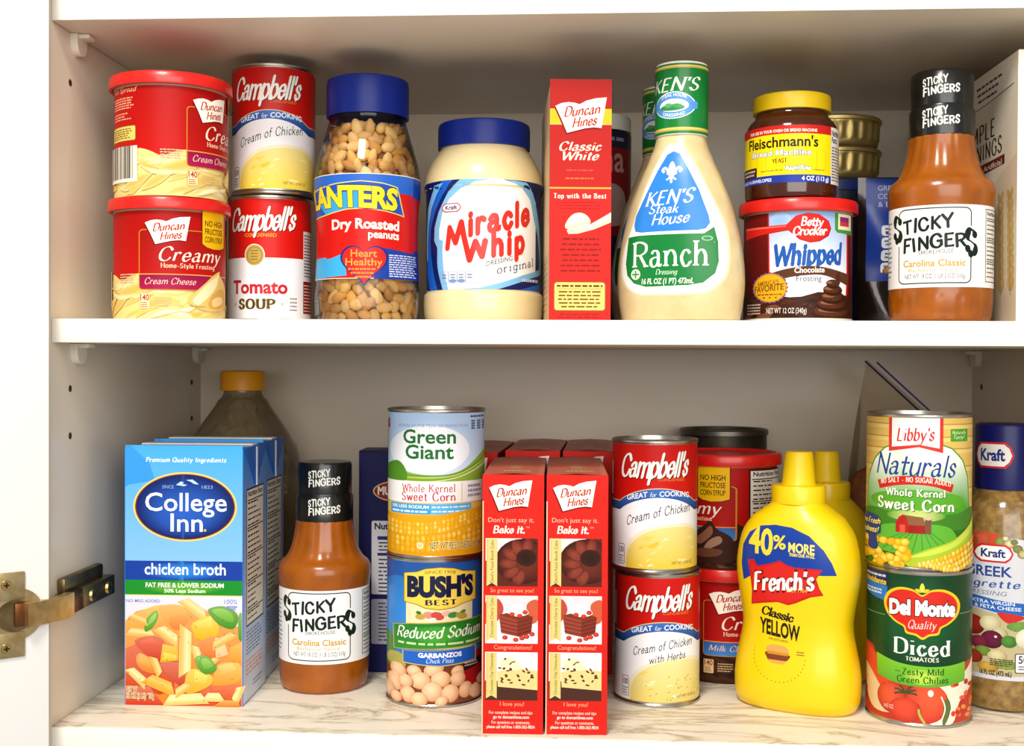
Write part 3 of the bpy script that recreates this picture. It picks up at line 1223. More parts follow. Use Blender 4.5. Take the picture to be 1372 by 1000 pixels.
def make_tub(name, label, cat, art, loc, rz, H=89.6, R=40.6, lidmat=TUBLID, group=None, scale=None):
    t = thing(name, label, cat, loc, rz, group)
    b = MB()
    b.lathe([(0, 1.5), (R - 4, 1.5), (R - 2.5, 0), (R - 1, 0), (R - .4, 1), (R, H - 10)], TUBBODY)
    b.lathe([(R, H - 10.5), (R + .7, H - 10.2), (R + .7, H - 8), (R - 1, H - 8)], TUBRIM)
    b.obj('tub_body', t)
    b = MB()
    b.lathe([(R + 1.5, H - 9.2), (R + 4.0, H - 9.2), (R + 4.3, H - 8), (R + 4.2, H - 2), (R + 3.2, H - .4), (R + 1.6, H), (R - .5, H - .2), (R - 1.5, H - 2), (R - 4, H - 2.4), (0, H - 2.2)], lidmat)
    b.obj('lid', t)
    MB().art(art, on_can(R + .1), CARD).obj('label', t)
    if scale:
        t.scale = (scale,) * 3
    return t


CREAM_ART = tub_art('cream')
ftub = make_tub('frosting_tub', 'lower cream cheese frosting tub of the stack beside the left cabinet wall', 'frosting', CREAM_ART, z3(-314.5, 60, ZMID), fc(-310, 59))
dup(ftub, 'upper cream cheese frosting tub of the stack, turned to show its barcode', z3(-312.5, 57, ZMID + 89.6), fc(-307, 54) + 46)


# ---------------------------------------------------------------- peanut jar
CLEAR = clear('clear_jar_plastic')
BLUELID = mat('blue_screw_lid', '#0f2684', 0.36, spec=.3, bump=0.02, scale=150)
NUT = ink('roasted_nut', 0.6)
_nt = NUT.node_tree
_n = _nt.nodes.new('ShaderNodeTexNoise')
_n.inputs['Scale'].default_value = 700
_b = _nt.nodes.new('ShaderNodeBump')
_b.inputs['Strength'].default_value = 0.25
_b.inputs['Distance'].default_value = 0.0006
_nt.links.new(_n.outputs['Fac'], _b.inputs['Height'])
_nt.links.new(_b.outputs['Normal'], _nt.nodes['Principled BSDF'].inputs['Normal'])


def ridged_lid(R, z0, z1, m, n=90, amp=.35, parent=None, name='lid'):
    b = MB()
    hgt = z1 - z0
    b.lathe([(R - 1.5, z0), (R, z0 + .2), (R, z0 + hgt * .12), (R, z1 - hgt * .2), (R - .5, z1 - 1), (R - 2, z1), (R - 4, z1 - .5), (0, z1 - .4)], m, n * 2,
            flute=lambda a, z: amp * math.cos(n * a) if z0 + .15 < z < z1 - 1.2 else 0)
    return b.obj(name, parent)


JAR = finer([(36, 0), (39.5, 1.5), (41.2, 8), (41.5, 22), (40.6, 30), (39.6, 50), (39.4, 70), (40.4, 92), (41.5, 102), (41.3, 116), (39, 128), (35.6, 140), (33.2, 148), (31.5, 154), (30.2, 158), (30, 164)], 3)


def planters_art():
    R = 40.0
    A = Art(490, 1262, 10.4, R, ystep=4, ky=10.7)
    A.wrap(52, 905, '#f2ead2', frac=.98)
    A.wrap(58, 900, '#c81712', frac=.97)
    A.mm()
    A.rect(-122, -112.5, 122, -99, '#2a63c4')
    A.rect(40, -112.5, 122, -97, '#1b3f9e')
    A.rect(-122, -50, -36, -34, '#3aa5dd')
    A.mm(False)
    # blue name panel
    A.poly([(30, 205), (90, 165), (250, 128), (440, 112), (600, 125), (715, 152), (745, 250), (782, 390), (640, 358), (480, 338), (330, 345), (160, 385), (40, 405)], '#e3cf6a')
    A.poly([(40, 200), (100, 172), (250, 136), (440, 120), (600, 133), (708, 158), (738, 252), (772, 380), (640, 350), (480, 330), (330, 337), (160, 376), (40, 396)], '#1d4fb0')
    A.poly([(100, 250), (250, 210), (430, 190), (440, 330), (330, 337), (160, 376)], '#35a0d8')
    A.text('PLANTERS', 18, 722, 330, 158, '#f5d42a', slope=-8, curve=14, bold=.07, edge='#11255c', ew=5)
    A.text('Dry Roasted', 208, 742, 505, 76, '#f7efe2', bold=.05, curve=9, slope=-3)
    A.text('peanuts', 495, 742, 577, 62, '#f7efe2', bold=.04, curve=3, slope=-4)
    # lower blue panel with small print
    A.poly([(560, 645), (690, 660), (820, 680), (960, 690), (1000, 905), (540, 905)], '#1a3a98')
    A.mm()
    A.rect(45, -57, 122, -34.2, '#1a3a98')
    A.mm(False)
    A.lines(660, 890, 700, 890, 10, '#c9d3ee', h=9, seed=21, ragged=.12)
    A.poly([(90, 760), (205, 735), (300, 700), (330, 880), (205, 890), (90, 890)], '#3aa5dd')
    # heart
    def heart(k):
        pts = []
        for i in range(40):
            t = 2 * math.pi * i / 40
            x = 16 * math.sin(t) ** 3
            y = 13 * math.cos(t) - 5 * math.cos(2 * t) - 2 * math.cos(3 * t) - math.cos(4 * t)
            pts.append((465 + 11.6 * k * x, 775 - 11.4 * k * y))
        return pts
    A.poly(heart(1.02), '#23257c')
    A.poly(heart(.93), '#d8231a')
    A.text('Heart', 358, 565, 728, 58, '#f39a3c', bold=.02)
    A.text('Healthy', 318, 608, 798, 58, '#f39a3c', bold=.02)
    for i, (a, b) in enumerate(((340, 565), (362, 548), (395, 520))):
        A.lines(a, b, 815 + 32 * i, 840 + 32 * i, 1, '#ec8a3a', h=15, seed=30 + i, ragged=0)
    return A


t = thing('peanut_jar', 'tall clear jar of dry roasted peanuts with a blue lid', 'peanut jar', z3(-172.8, 110, ZMID), fc(-173, 110))
b = MB()
b.lathe([(0, 1)] + [(r, z) for r, z in JAR], CLEAR, 96)
b.obj('clear_jar', t)
MB().art(planters_art(), on_lathe([(r + .1, z) for r, z in JAR], 40.0), INK).obj('label', t)
ridged_lid(32.2, 161.5, 191, BLUELID, 80, .12, t)
JARTHING = t


def nut_shapes(mb, rnd, p, nrm, size):
    """Half a peanut: a squashed egg lying against the wall."""
    up = Vector((0, 0, 1))
    tx = nrm.cross(up).normalized()
    a = rnd.uniform(0, math.pi)
    ax = tx * math.cos(a) + up * math.sin(a)
    tilt = rnd.uniform(-.6, .6)
    ax = (ax + nrm * tilt).normalized()
    ay = nrm.cross(ax).normalized()
    az = ax.cross(ay)
    L, W, T = size * rnd.uniform(.95, 1.3), size * rnd.uniform(.62, .8), size * rnd.uniform(.5, .66)
    c = mixc(rnd.choice(['#bb7f30', '#cd953f', '#c58a35', '#d9a954', '#a86a24']), '#f0d090', rnd.random() * .6)
    vs, fs, cs = [], [], []
    nu, nv = 10, 6
    for j in range(nv + 1):
        th = math.pi * j / nv
        for i in range(nu):
            ph = 2 * math.pi * i / nu
            x, y, zz = math.cos(th), math.sin(th) * math.cos(ph), math.sin(th) * math.sin(ph)
            k = 1 - .12 * x
            if abs(y) < .2 and zz < 0:
                zz *= .8
            vs.append(p + ax * (L * x) + ay * (W * y * k) + az * (T * zz * k))
            cs.append(c)
    for j in range(nv):
        for i in range(nu):
            q = (j * nu + i, j * nu + (i + 1) % nu, (j + 1) * nu + (i + 1) % nu, (j + 1) * nu + i)
            fs.append(q)
    mb.add([v / 1000 for v in vs], fs, NUT, cs)


rnd = random.Random(12)
b = MB()
z = 5.0
row = 0
while z < 156:
    if not (40 < z < 100):
        r = interp(JAR, z)[0]
        n = int(2 * math.pi * r / 11.0)
        for k in range(n):
            a = 2 * math.pi * (k + .5 * (row % 2) + rnd.uniform(-.22, .22)) / n
            zz = z + rnd.uniform(-2, 2)
            rr = interp(JAR, zz)[0] - 6.4 - rnd.uniform(0, 2.2)
            nut_shapes(b, rnd, Vector((rr * math.cos(a), rr * math.sin(a), max(5, zz))), Vector((math.cos(a), math.sin(a), 0)), 5.9)
        for k in range(n - 5):
            a = 2 * math.pi * (k + rnd.uniform(-.3, .3)) / (n - 5)
            rr = r - 14 - rnd.uniform(0, 2)
            nut_shapes(b, rnd, Vector((rr * math.cos(a), rr * math.sin(a), z + 3)), Vector((math.cos(a), math.sin(a), 0)), 6.6)
    z += 7.6
    row += 1
b.obj('roasted_peanuts', JARTHING)['kind'] = 'stuff'


# ---------------------------------------------------------------- salad dressing jar with the blue lid
MAYO = mat('cream_dressing', '#e6d3a2', 0.32, coat=0.5, sss=0.15, bump=0.03, scale=40)
MWJ = finer([(40, 0), (45.5, 1.5), (47.6, 8), (47.9, 20), (47.3, 24), (45.6, 25.5), (45.5, 28), (45.8, 40), (45.9, 70), (46, 100), (46.2, 104), (47.3, 106.5), (47.4, 112), (45.4, 121), (41.5, 130), (37.5, 136.5), (35.2, 139), (34.5, 144)], 3)


def whip_art():
    R = 45.9
    A = Art(500, 1160, 9.75, R, ystep=4, ky=10.1)
    A.wrap(42, 893, '#f4f3f4')
    navy, blue, sky = '#101c58', '#1560c8', '#7db9e6'
    A.mm()
    for s in (-1, 1):
        A.rect(s * 50, -110, s * 144, -27, navy)
    facts_panel(A, 75, 118, -106, -34, seed=17)
    A.mm(False)

    def edge(xs, col):
        A.poly(xs, col)
    lefts = [
        (navy, [(60, 42), (330, 42), (240, 120), (180, 250), (150, 380), (150, 480), (172, 520), (160, 600), (170, 720), (200, 893), (60, 893)]),
        (sky, [(330, 42), (560, 42), (440, 62), (330, 110), (240, 190), (190, 290), (165, 420), (165, 495), (195, 510), (190, 600), (200, 740), (235, 893), (190, 893), (155, 740), (140, 560), (118, 500), (118, 400), (145, 270), (215, 140)]),
        (blue, [(200, 42), (275, 42), (190, 150), (130, 290), (100, 420), (98, 520), (108, 640), (125, 760), (150, 893), (85, 893), (62, 760), (62, 600), (66, 420), (90, 240), (130, 120)]),
        (navy, [(275, 42), (330, 42), (235, 130), (160, 280), (128, 400), (125, 500), (150, 560), (150, 700), (185, 893), (150, 893), (120, 760), (102, 620), (95, 500), (100, 400), (130, 280), (190, 150)]),
        (sky, [(140, 72), (205, 60), (150, 130), (105, 240), (80, 370), (70, 520), (72, 650), (58, 650), (55, 480), (72, 240), (108, 130)]),
    ]
    for c, p in lefts:
        edge(p, c)
    A.poly([(640, 42), (790, 42), (860, 110), (905, 220), (935, 380), (960, 620), (990, 893), (1010, 893), (1010, 42)], navy)
    A.poly([(660, 42), (810, 52), (870, 120), (902, 240), (930, 380), (950, 560), (965, 700), (985, 800), (930, 800), (935, 650), (912, 450), (880, 330), (850, 180), (780, 90), (700, 55)], sky)
    A.poly([(330, 893), (480, 880), (640, 838), (800, 775), (960, 700), (1000, 893)], sky)
    A.poly([(610, 893), (700, 862), (850, 800), (1000, 730), (1010, 893)], navy)
    A.poly([(770, 893), (860, 862), (1000, 800), (1010, 893)], blue)
    lozenge(A, 258, 256, 148, 70)
    A.lines(790, 920, 795, 835, 1, '#c9d8ee', h=22, seed=4, ragged=.1)
    # two words in fat felt-pen letters, climbing to the right
    A.marker([(229, 570), (246, 412), (290, 530), (334, 372), (352, 480), (395, 668), (440, 525), (488, 640), (512, 520)], 44, '#d22a20')
    A.text('iracle', 385, 850, 420, 176, '#d22a20', 'marker', slope=56, wt=.25, thin=.24, track=.14)
    A.text('hip', 556, 810, 610, 172, '#d22a20', 'marker', slope=22, wt=.27, thin=.26, track=.2)
    A.text('DRESSING', 520, 716, 690, 36, '#3b3b40', slope=26)
    A.text('original', 600, 875, 735, 62, '#2f3a58', 'type', slope=38)
    for i, x in enumerate((176, 240, 304, 368)):
        A.rrect(x, 755, x + 60, 842, 10, '#9aa6c4', 4)
        A.lines(x + 10, x + 50, 768, 812, 2, '#6c7a9c', h=11, seed=i, center=True)
        if i in (1, 2):
            A.ell(x + 30, 826, 28, 13, '#6f8cc8')
    return A


t = thing('dressing_jar', 'wide jar of creamy white dressing with a blue lid and red lettering', 'dressing', z3(-82.5, 132, ZMID), fc(-82, 132))
b = MB()
b.lathe([(0, 1)] + MWJ + [(0, 144)], MAYO, 96)
b.obj('filled_jar', t)
MB().art(whip_art(), on_lathe([(r + .1, z) for r, z in MWJ], 45.9), FILM).obj('label', t)
ridged_lid(36.8, 140, 160, BLUELID, 110, .1, t)


# ---------------------------------------------------------------- cartons
def box_thing(name, label, cat, w, d, h, base, loc, rz=0, group=None, front=None, left=None, right=None, top=None, flap=True, paper=CARD, bulge=0.0):
    """A folded carton: x across the front, y into the shelf."""
    t = thing(name, label, cat, loc, rz, group)
    b = MB()
    b.box((-w / 2, 0, 0), (w / 2, d, h - .6), paper, 0.7)
    b.c = [lin(base)] * len(b.v)
    for a, fn in ((front, on_front(0)), (left, on_left(-w / 2)), (right, on_right(w / 2))):
        if a:
            b.art(a, fn, paper, gap=.03, base=.05)
    b.obj('carton', t)
    if flap:
        b = MB()
        n = 8
        vs, fs = [], []
        for i in range(n + 1):
            y = .6 + (d - 1.2) * i / n
            for j in range(n + 1):
                x = -w / 2 + .4 + (w - .8) * j / n
                z = h - .4 + bulge * math.sin(math.pi * j / n) * (.6 + .4 * math.sin(math.pi * i / n))
                vs.append((x / 1000, y / 1000, z / 1000))
        for i in range(n):
            for j in range(n):
                q = i * (n + 1) + j
                fs.append((q, q + 1, q + n + 2, q + n + 1))
        b.add(vs, fs, paper, [lin(base)] * len(vs))
        b.box((-w / 2 + .5, .3, h - 1.2), (w / 2 - .5, d - .4, h - .45), paper, 0, None)
        b.c[len(vs):] = [lin(base)] * (len(b.c) - len(vs))
        if top:
            b.art(top, lambda u, v, o: (u, v, h - .3 + o + bulge * max(0, math.sin(math.pi * (u + w / 2) / w))), paper, gap=.03, base=.08)
        b.obj('top_flap', t)
    return t


def white_cake_front():
    A = Art(316, 1868, 10.2, None, step=500)
    A.rect(88, 72, 545, 1868, A.grad(72, 600, '#a8160f', '#d6231a'))
    A.rect(88, 870, 545, 1868, '#d2211a')
    A.rect(88, 290, 545, 405, '#e3b81c')
    for i in range(38):
        A.rect(90 + 12 * i, 402, 96 + 12 * i, 409, '#f2dfa0')
    book_logo(A, 128, 205, 508, 468)
    A.text('Classic', 158, 475, 598, 62, '#f7dfc8', 'italic', wt=.2, thin=.07, serif=.08)
    A.text('White', 185, 455, 668, 62, '#f7dfc8', 'italic', wt=.2, thin=.07, serif=.08)
    A.lines(180, 440, 735, 755, 1, '#e0533a', h=9, seed=2, center=True)
    A.lines(200, 420, 795, 815, 1, '#e0703a', h=11, seed=3, center=True)
    A.rect(88, 870, 545, 882, '#e8b04a')
    A.text('Top with the Best', 120, 508, 951, 34, '#f8ead8', 'slab', wt=.22, thin=.12)
    A.lines(150, 470, 972, 1040, 3, '#b3120e', h=9, seed=5, center=True)
    # spoon with a mound of frosting
    o = 889
    A.poly([(215, o + 300), (380, o + 262), (545, o + 165), (545, o + 240), (420, o + 292), (300, o + 325), (230, o + 328)], '#d8cdb4')
    A.poly([(330, o + 285), (545, o + 180), (545, o + 205), (400, o + 280)], '#f4eddc')
    A.poly([(205, o + 280), (222, o + 225), (270, o + 178), (330, o + 172), (375, o + 200), (392, o + 245), (340, o + 285), (260, o + 300)], '#ece1c4', True)
    A.poly([(230, o + 240), (275, o + 190), (335, o + 186), (370, o + 215), (330, o + 235), (270, o + 245)], '#fbf5e4', True)
    A.line([(215, o + 285), (270, o + 262), (340, o + 250), (385, o + 238)], 6, '#cdbb90', smooth=True)
    A.lines(150, 490, o + 345, o + 620, 7, '#8d0f0c', h=13, seed=6, center=True)
    A.rrect(122, o + 680, 508, o + 898, 24, '#7d560f')
    A.rrect(128, o + 686, 502, o + 892, 20, '#e6cc72')
    A.lines(145, 485, o + 700, o + 725, 1, '#5c3d10', h=14, seed=7, ragged=0)
    A.rect(145, o + 732, 485, o + 735, '#7d560f')
    A.lines(150, 480, o + 742, o + 880, 5, '#6b4a16', h=11, seed=8, center=True)
    A.lines(150, 480, o + 912, o + 955, 2, '#9a100d', h=10, seed=9, center=True)
    return A


def cake_side(h, base='#c9b08c'):
    A = Art(0, 0, 1, None, step=500)
    A.rect(-130, -h + 3, 0, -1, base)
    A.rect(-128, -h * .78, -2, -h * .3, '#d8bd92')
    A.lines(-120, -20, -h * .28, -8, 9, '#8e6c4a', h=1.2, seed=3)
    return A


box_thing('cake_mix_box', 'tall red white-cake mix box on the upper shelf beside the wide dressing jar', 'cake mix', 44.8, 128, 169.0, '#8a1610',
          z3(-4.6, 42.5, ZMID), 4.6, front=white_cake_front(), left=cake_side(174))


# ---------------------------------------------------------------- salad dressing bottles
RANCH = mat('ranch_dressing', '#dcc999', 0.3, coat=0.4, noise='#d2bd8a', scale=90, sss=0.1)
KB = [(41.5, 24, 0), (44, 26.5, 2), (46, 29, 12), (47.4, 30, 29), (46.2, 30, 47.5), (42.3, 29, 68), (36.6, 27, 89), (29.3, 24, 107), (22.3, 20.5, 123), (18.4, 18, 134), (17.6, 17.6, 138)]
KBF = finer(KB, 4)


def ranch_art():
    A = Art(302, 988, 6.95, None, step=2.5, ystep=3, ky=7.2)
    A.poly([(300, 55), (350, 75), (410, 160), (480, 300), (550, 450), (580, 560), (588, 680), (570, 770), (500, 835), (420, 850), (180, 850), (90, 828), (35, 770), (22, 690), (40, 590), (90, 470), (160, 270), (230, 120), (265, 65)], '#e2d6b2', True)
    A.poly([(300, 62), (345, 80), (402, 165), (472, 302), (540, 452), (570, 560), (578, 680), (560, 762), (495, 826), (420, 840), (180, 840), (95, 818), (45, 764), (32, 690), (50, 590), (100, 470), (168, 272), (236, 126), (268, 72)], '#f6f4ee', True)
    A.poly([(70, 540), (130, 535), (470, 535), (515, 500), (535, 580), (540, 680), (525, 740), (470, 788), (400, 800), (180, 805), (110, 785), (68, 740), (58, 680)], '#0c7a35')
    A.poly([(302, 98), (335, 112), (385, 200), (440, 310), (488, 440), (496, 480), (478, 510), (440, 518), (150, 520), (112, 512), (103, 480), (112, 430), (160, 330), (222, 200), (270, 115)], '#2a7fd6')
    # fleur-de-lis
    A.poly([(300, 152), (318, 180), (314, 205), (306, 222), (306, 262), (300, 268), (294, 262), (294, 222), (286, 205), (283, 180)], '#f2e9d2', True)
    for s in (-1, 1):
        A.line([(300 + s * 10, 226), (300 + s * 22, 200), (300 + s * 36, 186), (300 + s * 48, 198), (300 + s * 38, 210)], 13, '#f2e9d2', smooth=True)
        A.line([(300 + s * 4, 226), (300 + s * 14, 244), (300 + s * 26, 250)], 9, '#f2e9d2', smooth=True)
    A.rect(274, 212, 328, 222, '#f2e9d2')
    A.text("KEN'S", 165, 425, 376, 70, '#f6f1e4', 'italic', wt=.17, thin=.055, serif=.12, slope=8)
    A.text('Steak', 188, 345, 424, 46, '#f6f1e4', 'italic', wt=.16, thin=.06, slope=0)
    A.text('House', 205, 402, 480, 56, '#f6f1e4', 'italic', wt=.16, thin=.06, slope=6)
    A.text('Ranch', 100, 495, 700, 128, '#f7f4ea', 'serif', wt=.14, thin=.05, track=.1)
    A.text('Dressing', 232, 345, 742, 26, '#d8ead0', 'italic')
    A.text('16 FL OZ (1 PT) 473mL', 155, 425, 790, 27, '#f0f3e4', bold=.04, shear=.15)
    A.ell(120, 738, 28, 28, '#cfe3c8')
    A.line([(100, 738), (140, 738)], 7, '#2c7d45')
    A.line([(120, 718), (120, 758)], 7, '#2c7d45')
    A.ell(486, 560, 26, 13, '#8fc39a')
    A.ell(486, 560, 20, 8, '#0c7a35')
    return A


def ranch_cap_art():
    R = 19.4
    A = Art(300, 655 + 136.5 * 10.9, 10.9, R, ystep=None)
    A.wrap(100, 652, '#0b7a33')
    A.wrap(114, 138, '#c7ac4a')
    A.wrap(604, 632, '#c7ac4a')
    A.wrap(119, 126, '#e8d67c')
    A.wrap(610, 618, '#e8d67c')
    A.text("KEN'S", 112, 482, 315, 100, '#eef0de', 'italic', wt=.17, thin=.055, serif=.12, slope=4)
    A.ell(292, 430, 165, 108, '#dce6f2')
    A.ell(292, 430, 158, 100, '#4f8fd6')
    A.rrect(118, 402, 466, 460, 8, '#4f8fd6')
    A.text('STEAK HOUSE', 190, 395, 378, 24, '#dfe9f6', curve=17, bold=.03)
    A.text('DRESSING', 205, 380, 504, 24, '#dfe9f6', curve=-17, bold=.03)
    A.ell(292, 432, 118, 52, '#eef2ee')
    A.ell(280, 448, 100, 26, '#2d8a4a')
    A.ell(250, 430, 30, 18, '#5aa868')
    A.ell(320, 434, 40, 16, '#3f9a58')
    return A


def ranch_bottle(label, loc, rz):
    t = thing('dressing_bottle', label, 'salad dressing', loc, rz)
    b = MB()
    b.oval(KBF, RANCH, n=2.25)
    b.obj('filled_bottle', t)
    MB().art(ranch_art(), on_oval(KBF, 2.25), FILM).obj('label', t)
    b = MB()
    b.lathe([(17, 136), (19.2, 136.2), (19.2, 187.5), (18.6, 189), (16, 189.5), (0, 189.2)], mat('white_cap', '#eeece2', 0.4))
    cap = b.obj('cap', t)
    MB().art(ranch_cap_art(), on_can(19.4), FILM).obj('cap_wrap', cap)
    return t


kb = ranch_bottle('front ranch dressing bottle with a green neck wrap and blue-and-green triangular label', z3(69.5, 62, ZMID), -20)
dup(kb, 'second ranch dressing bottle, mostly hidden behind the front one, green neck showing', z3(64, 140, ZMID), -32)


# ---------------------------------------------------------------- jar behind the cake mix box
t = thing('food_jar', 'tall red-labelled jar with a white lid, in shade behind the cake mix box', 'jar', z3(7.5, 200, ZMID), fc(7, 200))
b = MB()
b.lathe([(0, 0), (29, 0), (30, 2), (30, 158), (28.5, 164), (27, 168)], mat('dark_jar', '#2a1512', 0.35))
b.obj('jar_body', t)
b = MB()
b.lathe([(27, 165), (30, 165.3), (30, 176), (29, 178), (0, 178)], mat('white_cap', '#eeece2', 0.4))
b.obj('lid', t)
A = Art(0, 0, 1, step=2.5)
A.rect(-94, -156, 94, -12, '#7d1a1e')
A.rect(-94, -163.5, 94, -150, '#23243e')
A.lines(-28, 28, -161, -153, 1, '#8c8ca0', h=3, seed=2, ragged=0)
A.text('na', 4, 27, -130, 22, '#b98a84', bold=.02)
A.text('na', -27, -4, -130, 22, '#b98a84', bold=.02)
A.poly([(0, -112), (14, -120), (28, -112), (30, -92), (16, -84), (2, -90)], '#a58a84', True)
A.rect(-94, -76, 94, -50, '#20243c')
MB().art(A, on_can(30.1), INK).obj('label', t)


# ---------------------------------------------------------------- yeast jar on the whipped frosting tub
AMBER = mat('amber_glass', '#3a1608', 0.12, coat=0.6, noise='#4a1e0c', scale=30)
YELLID = mat('yellow_lid', '#e8c30c', 0.35, noise='#dcb408', scale=30)


def betty_art():
    R = 39.9
    A = Art(487, 980, 10.45, R, ystep=None)
    A.wrap(125, 980, '#4c1310')
    A.wrap(125, 940, A.grad(125, 940, '#6d1512', '#4a120f'))
    A.poly([(262, 125), (860, 125), (866, 640), (850, 940), (300, 940), (270, 600)], '#c01a15')
    A.poly([(272, 125), (850, 125), (852, 640), (840, 940), (310, 940), (282, 600)], A.grad(125, 560, '#7fa6e0', '#f1f1f6'))
    A.ell(480, 560, 190, 260, '#f3f3f8', rim='#eceff7')
    A.ell(360, 200, 80, 60, '#8fb2e6', rim='#a9c3ea')
    # spoon badge
    A.poly([(88, 238), (250, 240), (400, 236), (470, 170), (560, 148), (650, 160), (715, 205), (733, 262), (715, 318), (650, 362), (580, 374), (500, 350), (420, 278), (250, 300), (92, 330)], '#a3150f')
    A.poly([(92, 234), (250, 238), (405, 232), (475, 166), (560, 146), (645, 157), (709, 202), (727, 258), (708, 312), (645, 356), (580, 367), (505, 342), (425, 272), (250, 296), (96, 325)], '#d3231b')
    A.poly([(96, 240), (250, 243), (400, 240), (400, 250), (250, 255), (96, 252)], '#e8695a')
    A.text('Betty', 510, 678, 244, 62, '#f8efe8', 'script', slope=-4, shear=.2, track=.06)
    A.text('Crocker', 452, 704, 312, 62, '#f8efe8', 'script', slope=2, shear=.2, track=.05)
    A.text('Whipped', 312, 815, 528, 142, '#2257a8', 'brush', slope=10, wt=.27, thin=.14, shear=.12, track=.06)
    A.band([(285, 600), (400, 570), (560, 548), (700, 560), (860, 600)], [(285, 690), (400, 640), (560, 618), (700, 622), (860, 690)], '#58331f')
    A.text('Chocolate', 465, 686, 598, 40, '#f1e4d8', bold=.04, slope=3)
    A.text('Frosting', 478, 664, 664, 42, '#4d4a55', bold=.0, slope=2)
    A.poly([(0, 985), (0, 800), (150, 760), (300, 760), (430, 785), (520, 780), (640, 745), (760, 750), (980, 800), (980, 985)], '#3d1e12')
    swirls(A, 60, 900, 790, 940, ['#5b3020', '#2c140c', '#6e4230', '#4a2618'], 26, 4, .8)
    # piped swirl
    for cy, w, h in ((895, 150, 62), (838, 122, 56), (785, 92, 50), (730, 70, 44), (684, 46, 36)):
        A.ell(745, cy, w, h, '#34180d')
        A.ell(738, cy - 8, w * .9, h * .72, '#5a2f1c', rim='#3a1b10', hx=-.2, hy=-.3)
        A.ell(715, cy - 12, w * .5, h * .26, '#8a5a3e')
    A.poly([(760, 690), (775, 620), (790, 585), (800, 640), (790, 690)], '#4a2416', True)
    # gold seal
    for k in range(24):
        a = 2 * math.pi * k / 24
        A.ell(285 + 122 * math.cos(a), 710 + 108 * math.sin(a), 14, 13, '#5c4a8a', n=8, lay=9)
    A.ell(285, 710, 126, 110, '#c98a12', lay=10)
    A.ell(285, 710, 116, 101, '#e3a51e', lay=11)
    A.text("AMERICA'S", 190, 350, 688, 32, '#7a5210', bold=.02, slope=8)
    A.text('FAVORITE', 172, 388, 735, 46, '#7a5210', bold=.04, slope=10)
    A.lines(190, 380, 750, 772, 1, '#8a6012', h=12, seed=3, ragged=.1)
    for x in (240, 285, 330):
        A.ell(x, 785, 9, 8, '#7a5210', n=5)
    # green tab
    A.poly([(760, 140), (895, 140), (895, 300), (780, 290), (762, 270)], '#3f8f2e')
    A.rect(785, 145, 885, 265, '#e8e2c8')
    A.rect(798, 168, 866, 206, '#8e2a6a')
    A.rect(798, 206, 866, 238, '#c03a30')
    A.text('NET WT 12 OZ (340g)', 260, 556, 906, 40, '#efe6de', bold=.0)
    A.lines(110, 220, 825, 915, 4, '#c9b0a4', h=10, seed=8)
    A.wrap(942, 980, '#ded6cc', lay=16)
    return A


bt = make_tub('frosting_tub', 'whipped chocolate frosting tub with a spoon badge, under the yeast jar', 'frosting', betty_art(), z3(159.5, 89, ZMID), fc(159, 89), 91.0, 39.8)


def yeast_art():
    R = 34.6
    A = Art(495, 968, 11.7, R, ystep=None)
    A.wrap(350, 838, '#f2d90f', frac=.98)
    A.wrap(350, 424, '#c41f1a', frac=.98)
    A.wrap(772, 838, '#20369a', frac=.98)
    A.text('FOR USE IN YOUR OVEN OR BREAD MACHINE', 150, 708, 408, 24, '#f3e8da', bold=.04)
    A.text("Fleischmann's", 138, 718, 532, 86, '#2a180c', bold=.035)
    A.text('Bread Machine', 170, 664, 604, 46, '#f7f6f0', edge='#4c4a58', ew=3, bold=.03)
    A.text('YEAST', 335, 458, 668, 34, '#6a2018', 'serif', wt=.24, thin=.12)
    A.text('RapidRise', 445, 660, 732, 36, '#f7f6f0', edge='#3a3a44', ew=4, bold=.04, shear=.15)
    A.lines(240, 430, 722, 740, 1, '#b08a2c', h=11, seed=2, ragged=0)
    A.lines(680, 768, 722, 740, 1, '#b08a2c', h=11, seed=3, ragged=0)
    A.rrect(60, 690, 206, 775, 8, '#3a2020')
    A.lines(85, 195, 702, 765, 2, '#c9b0a0', h=18, seed=4, center=True)
    A.text('EQUALS 16 ENVELOPES', 70, 332, 822, 26, '#e8ebf4', bold=.03)
    A.text('4 OZ (113 g)', 582, 806, 822, 36, '#f1f2f6', bold=.04)
    A.mm()
    A.rect(33, -52.6, 66, -11, '#e9e2d8')
    A.text('Nutrition', 34, 46, -46.5, 4, '#2a2422', bold=.04)
    A.text('Facts', 34, 42, -41.5, 4, '#2a2422', bold=.04)
    A.lines(34, 64, -39, -13, 12, '#5a524e', h=.9, seed=5)
    A.mm(False)
    return A


t = thing('yeast_jar', 'small amber jar of yeast with a yellow lid and yellow label', 'yeast', z3(153.8, 86, ZMID + 91.2), fc(154, 87))
b = MB()
YP = finer([(30, 0), (33.6, 1.5), (34.4, 6), (34.4, 48), (33.6, 54), (31, 59), (27.6, 62.5), (26.4, 65), (26.2, 70)], 3)
b.lathe([(0, .5)] + YP + [(0, 70)], AMBER, 80)
b.obj('glass_jar', t)
MB().art(yeast_art(), on_can(34.4), INK).obj('label', t)
b = MB()
b.lathe([(26, 66.6), (28.6, 66.8), (28.8, 68), (28.8, 76.5), (28.2, 78.4), (26.6, 79.2), (24, 78.8), (0, 78.6)], YELLID)
b.obj('lid', t)


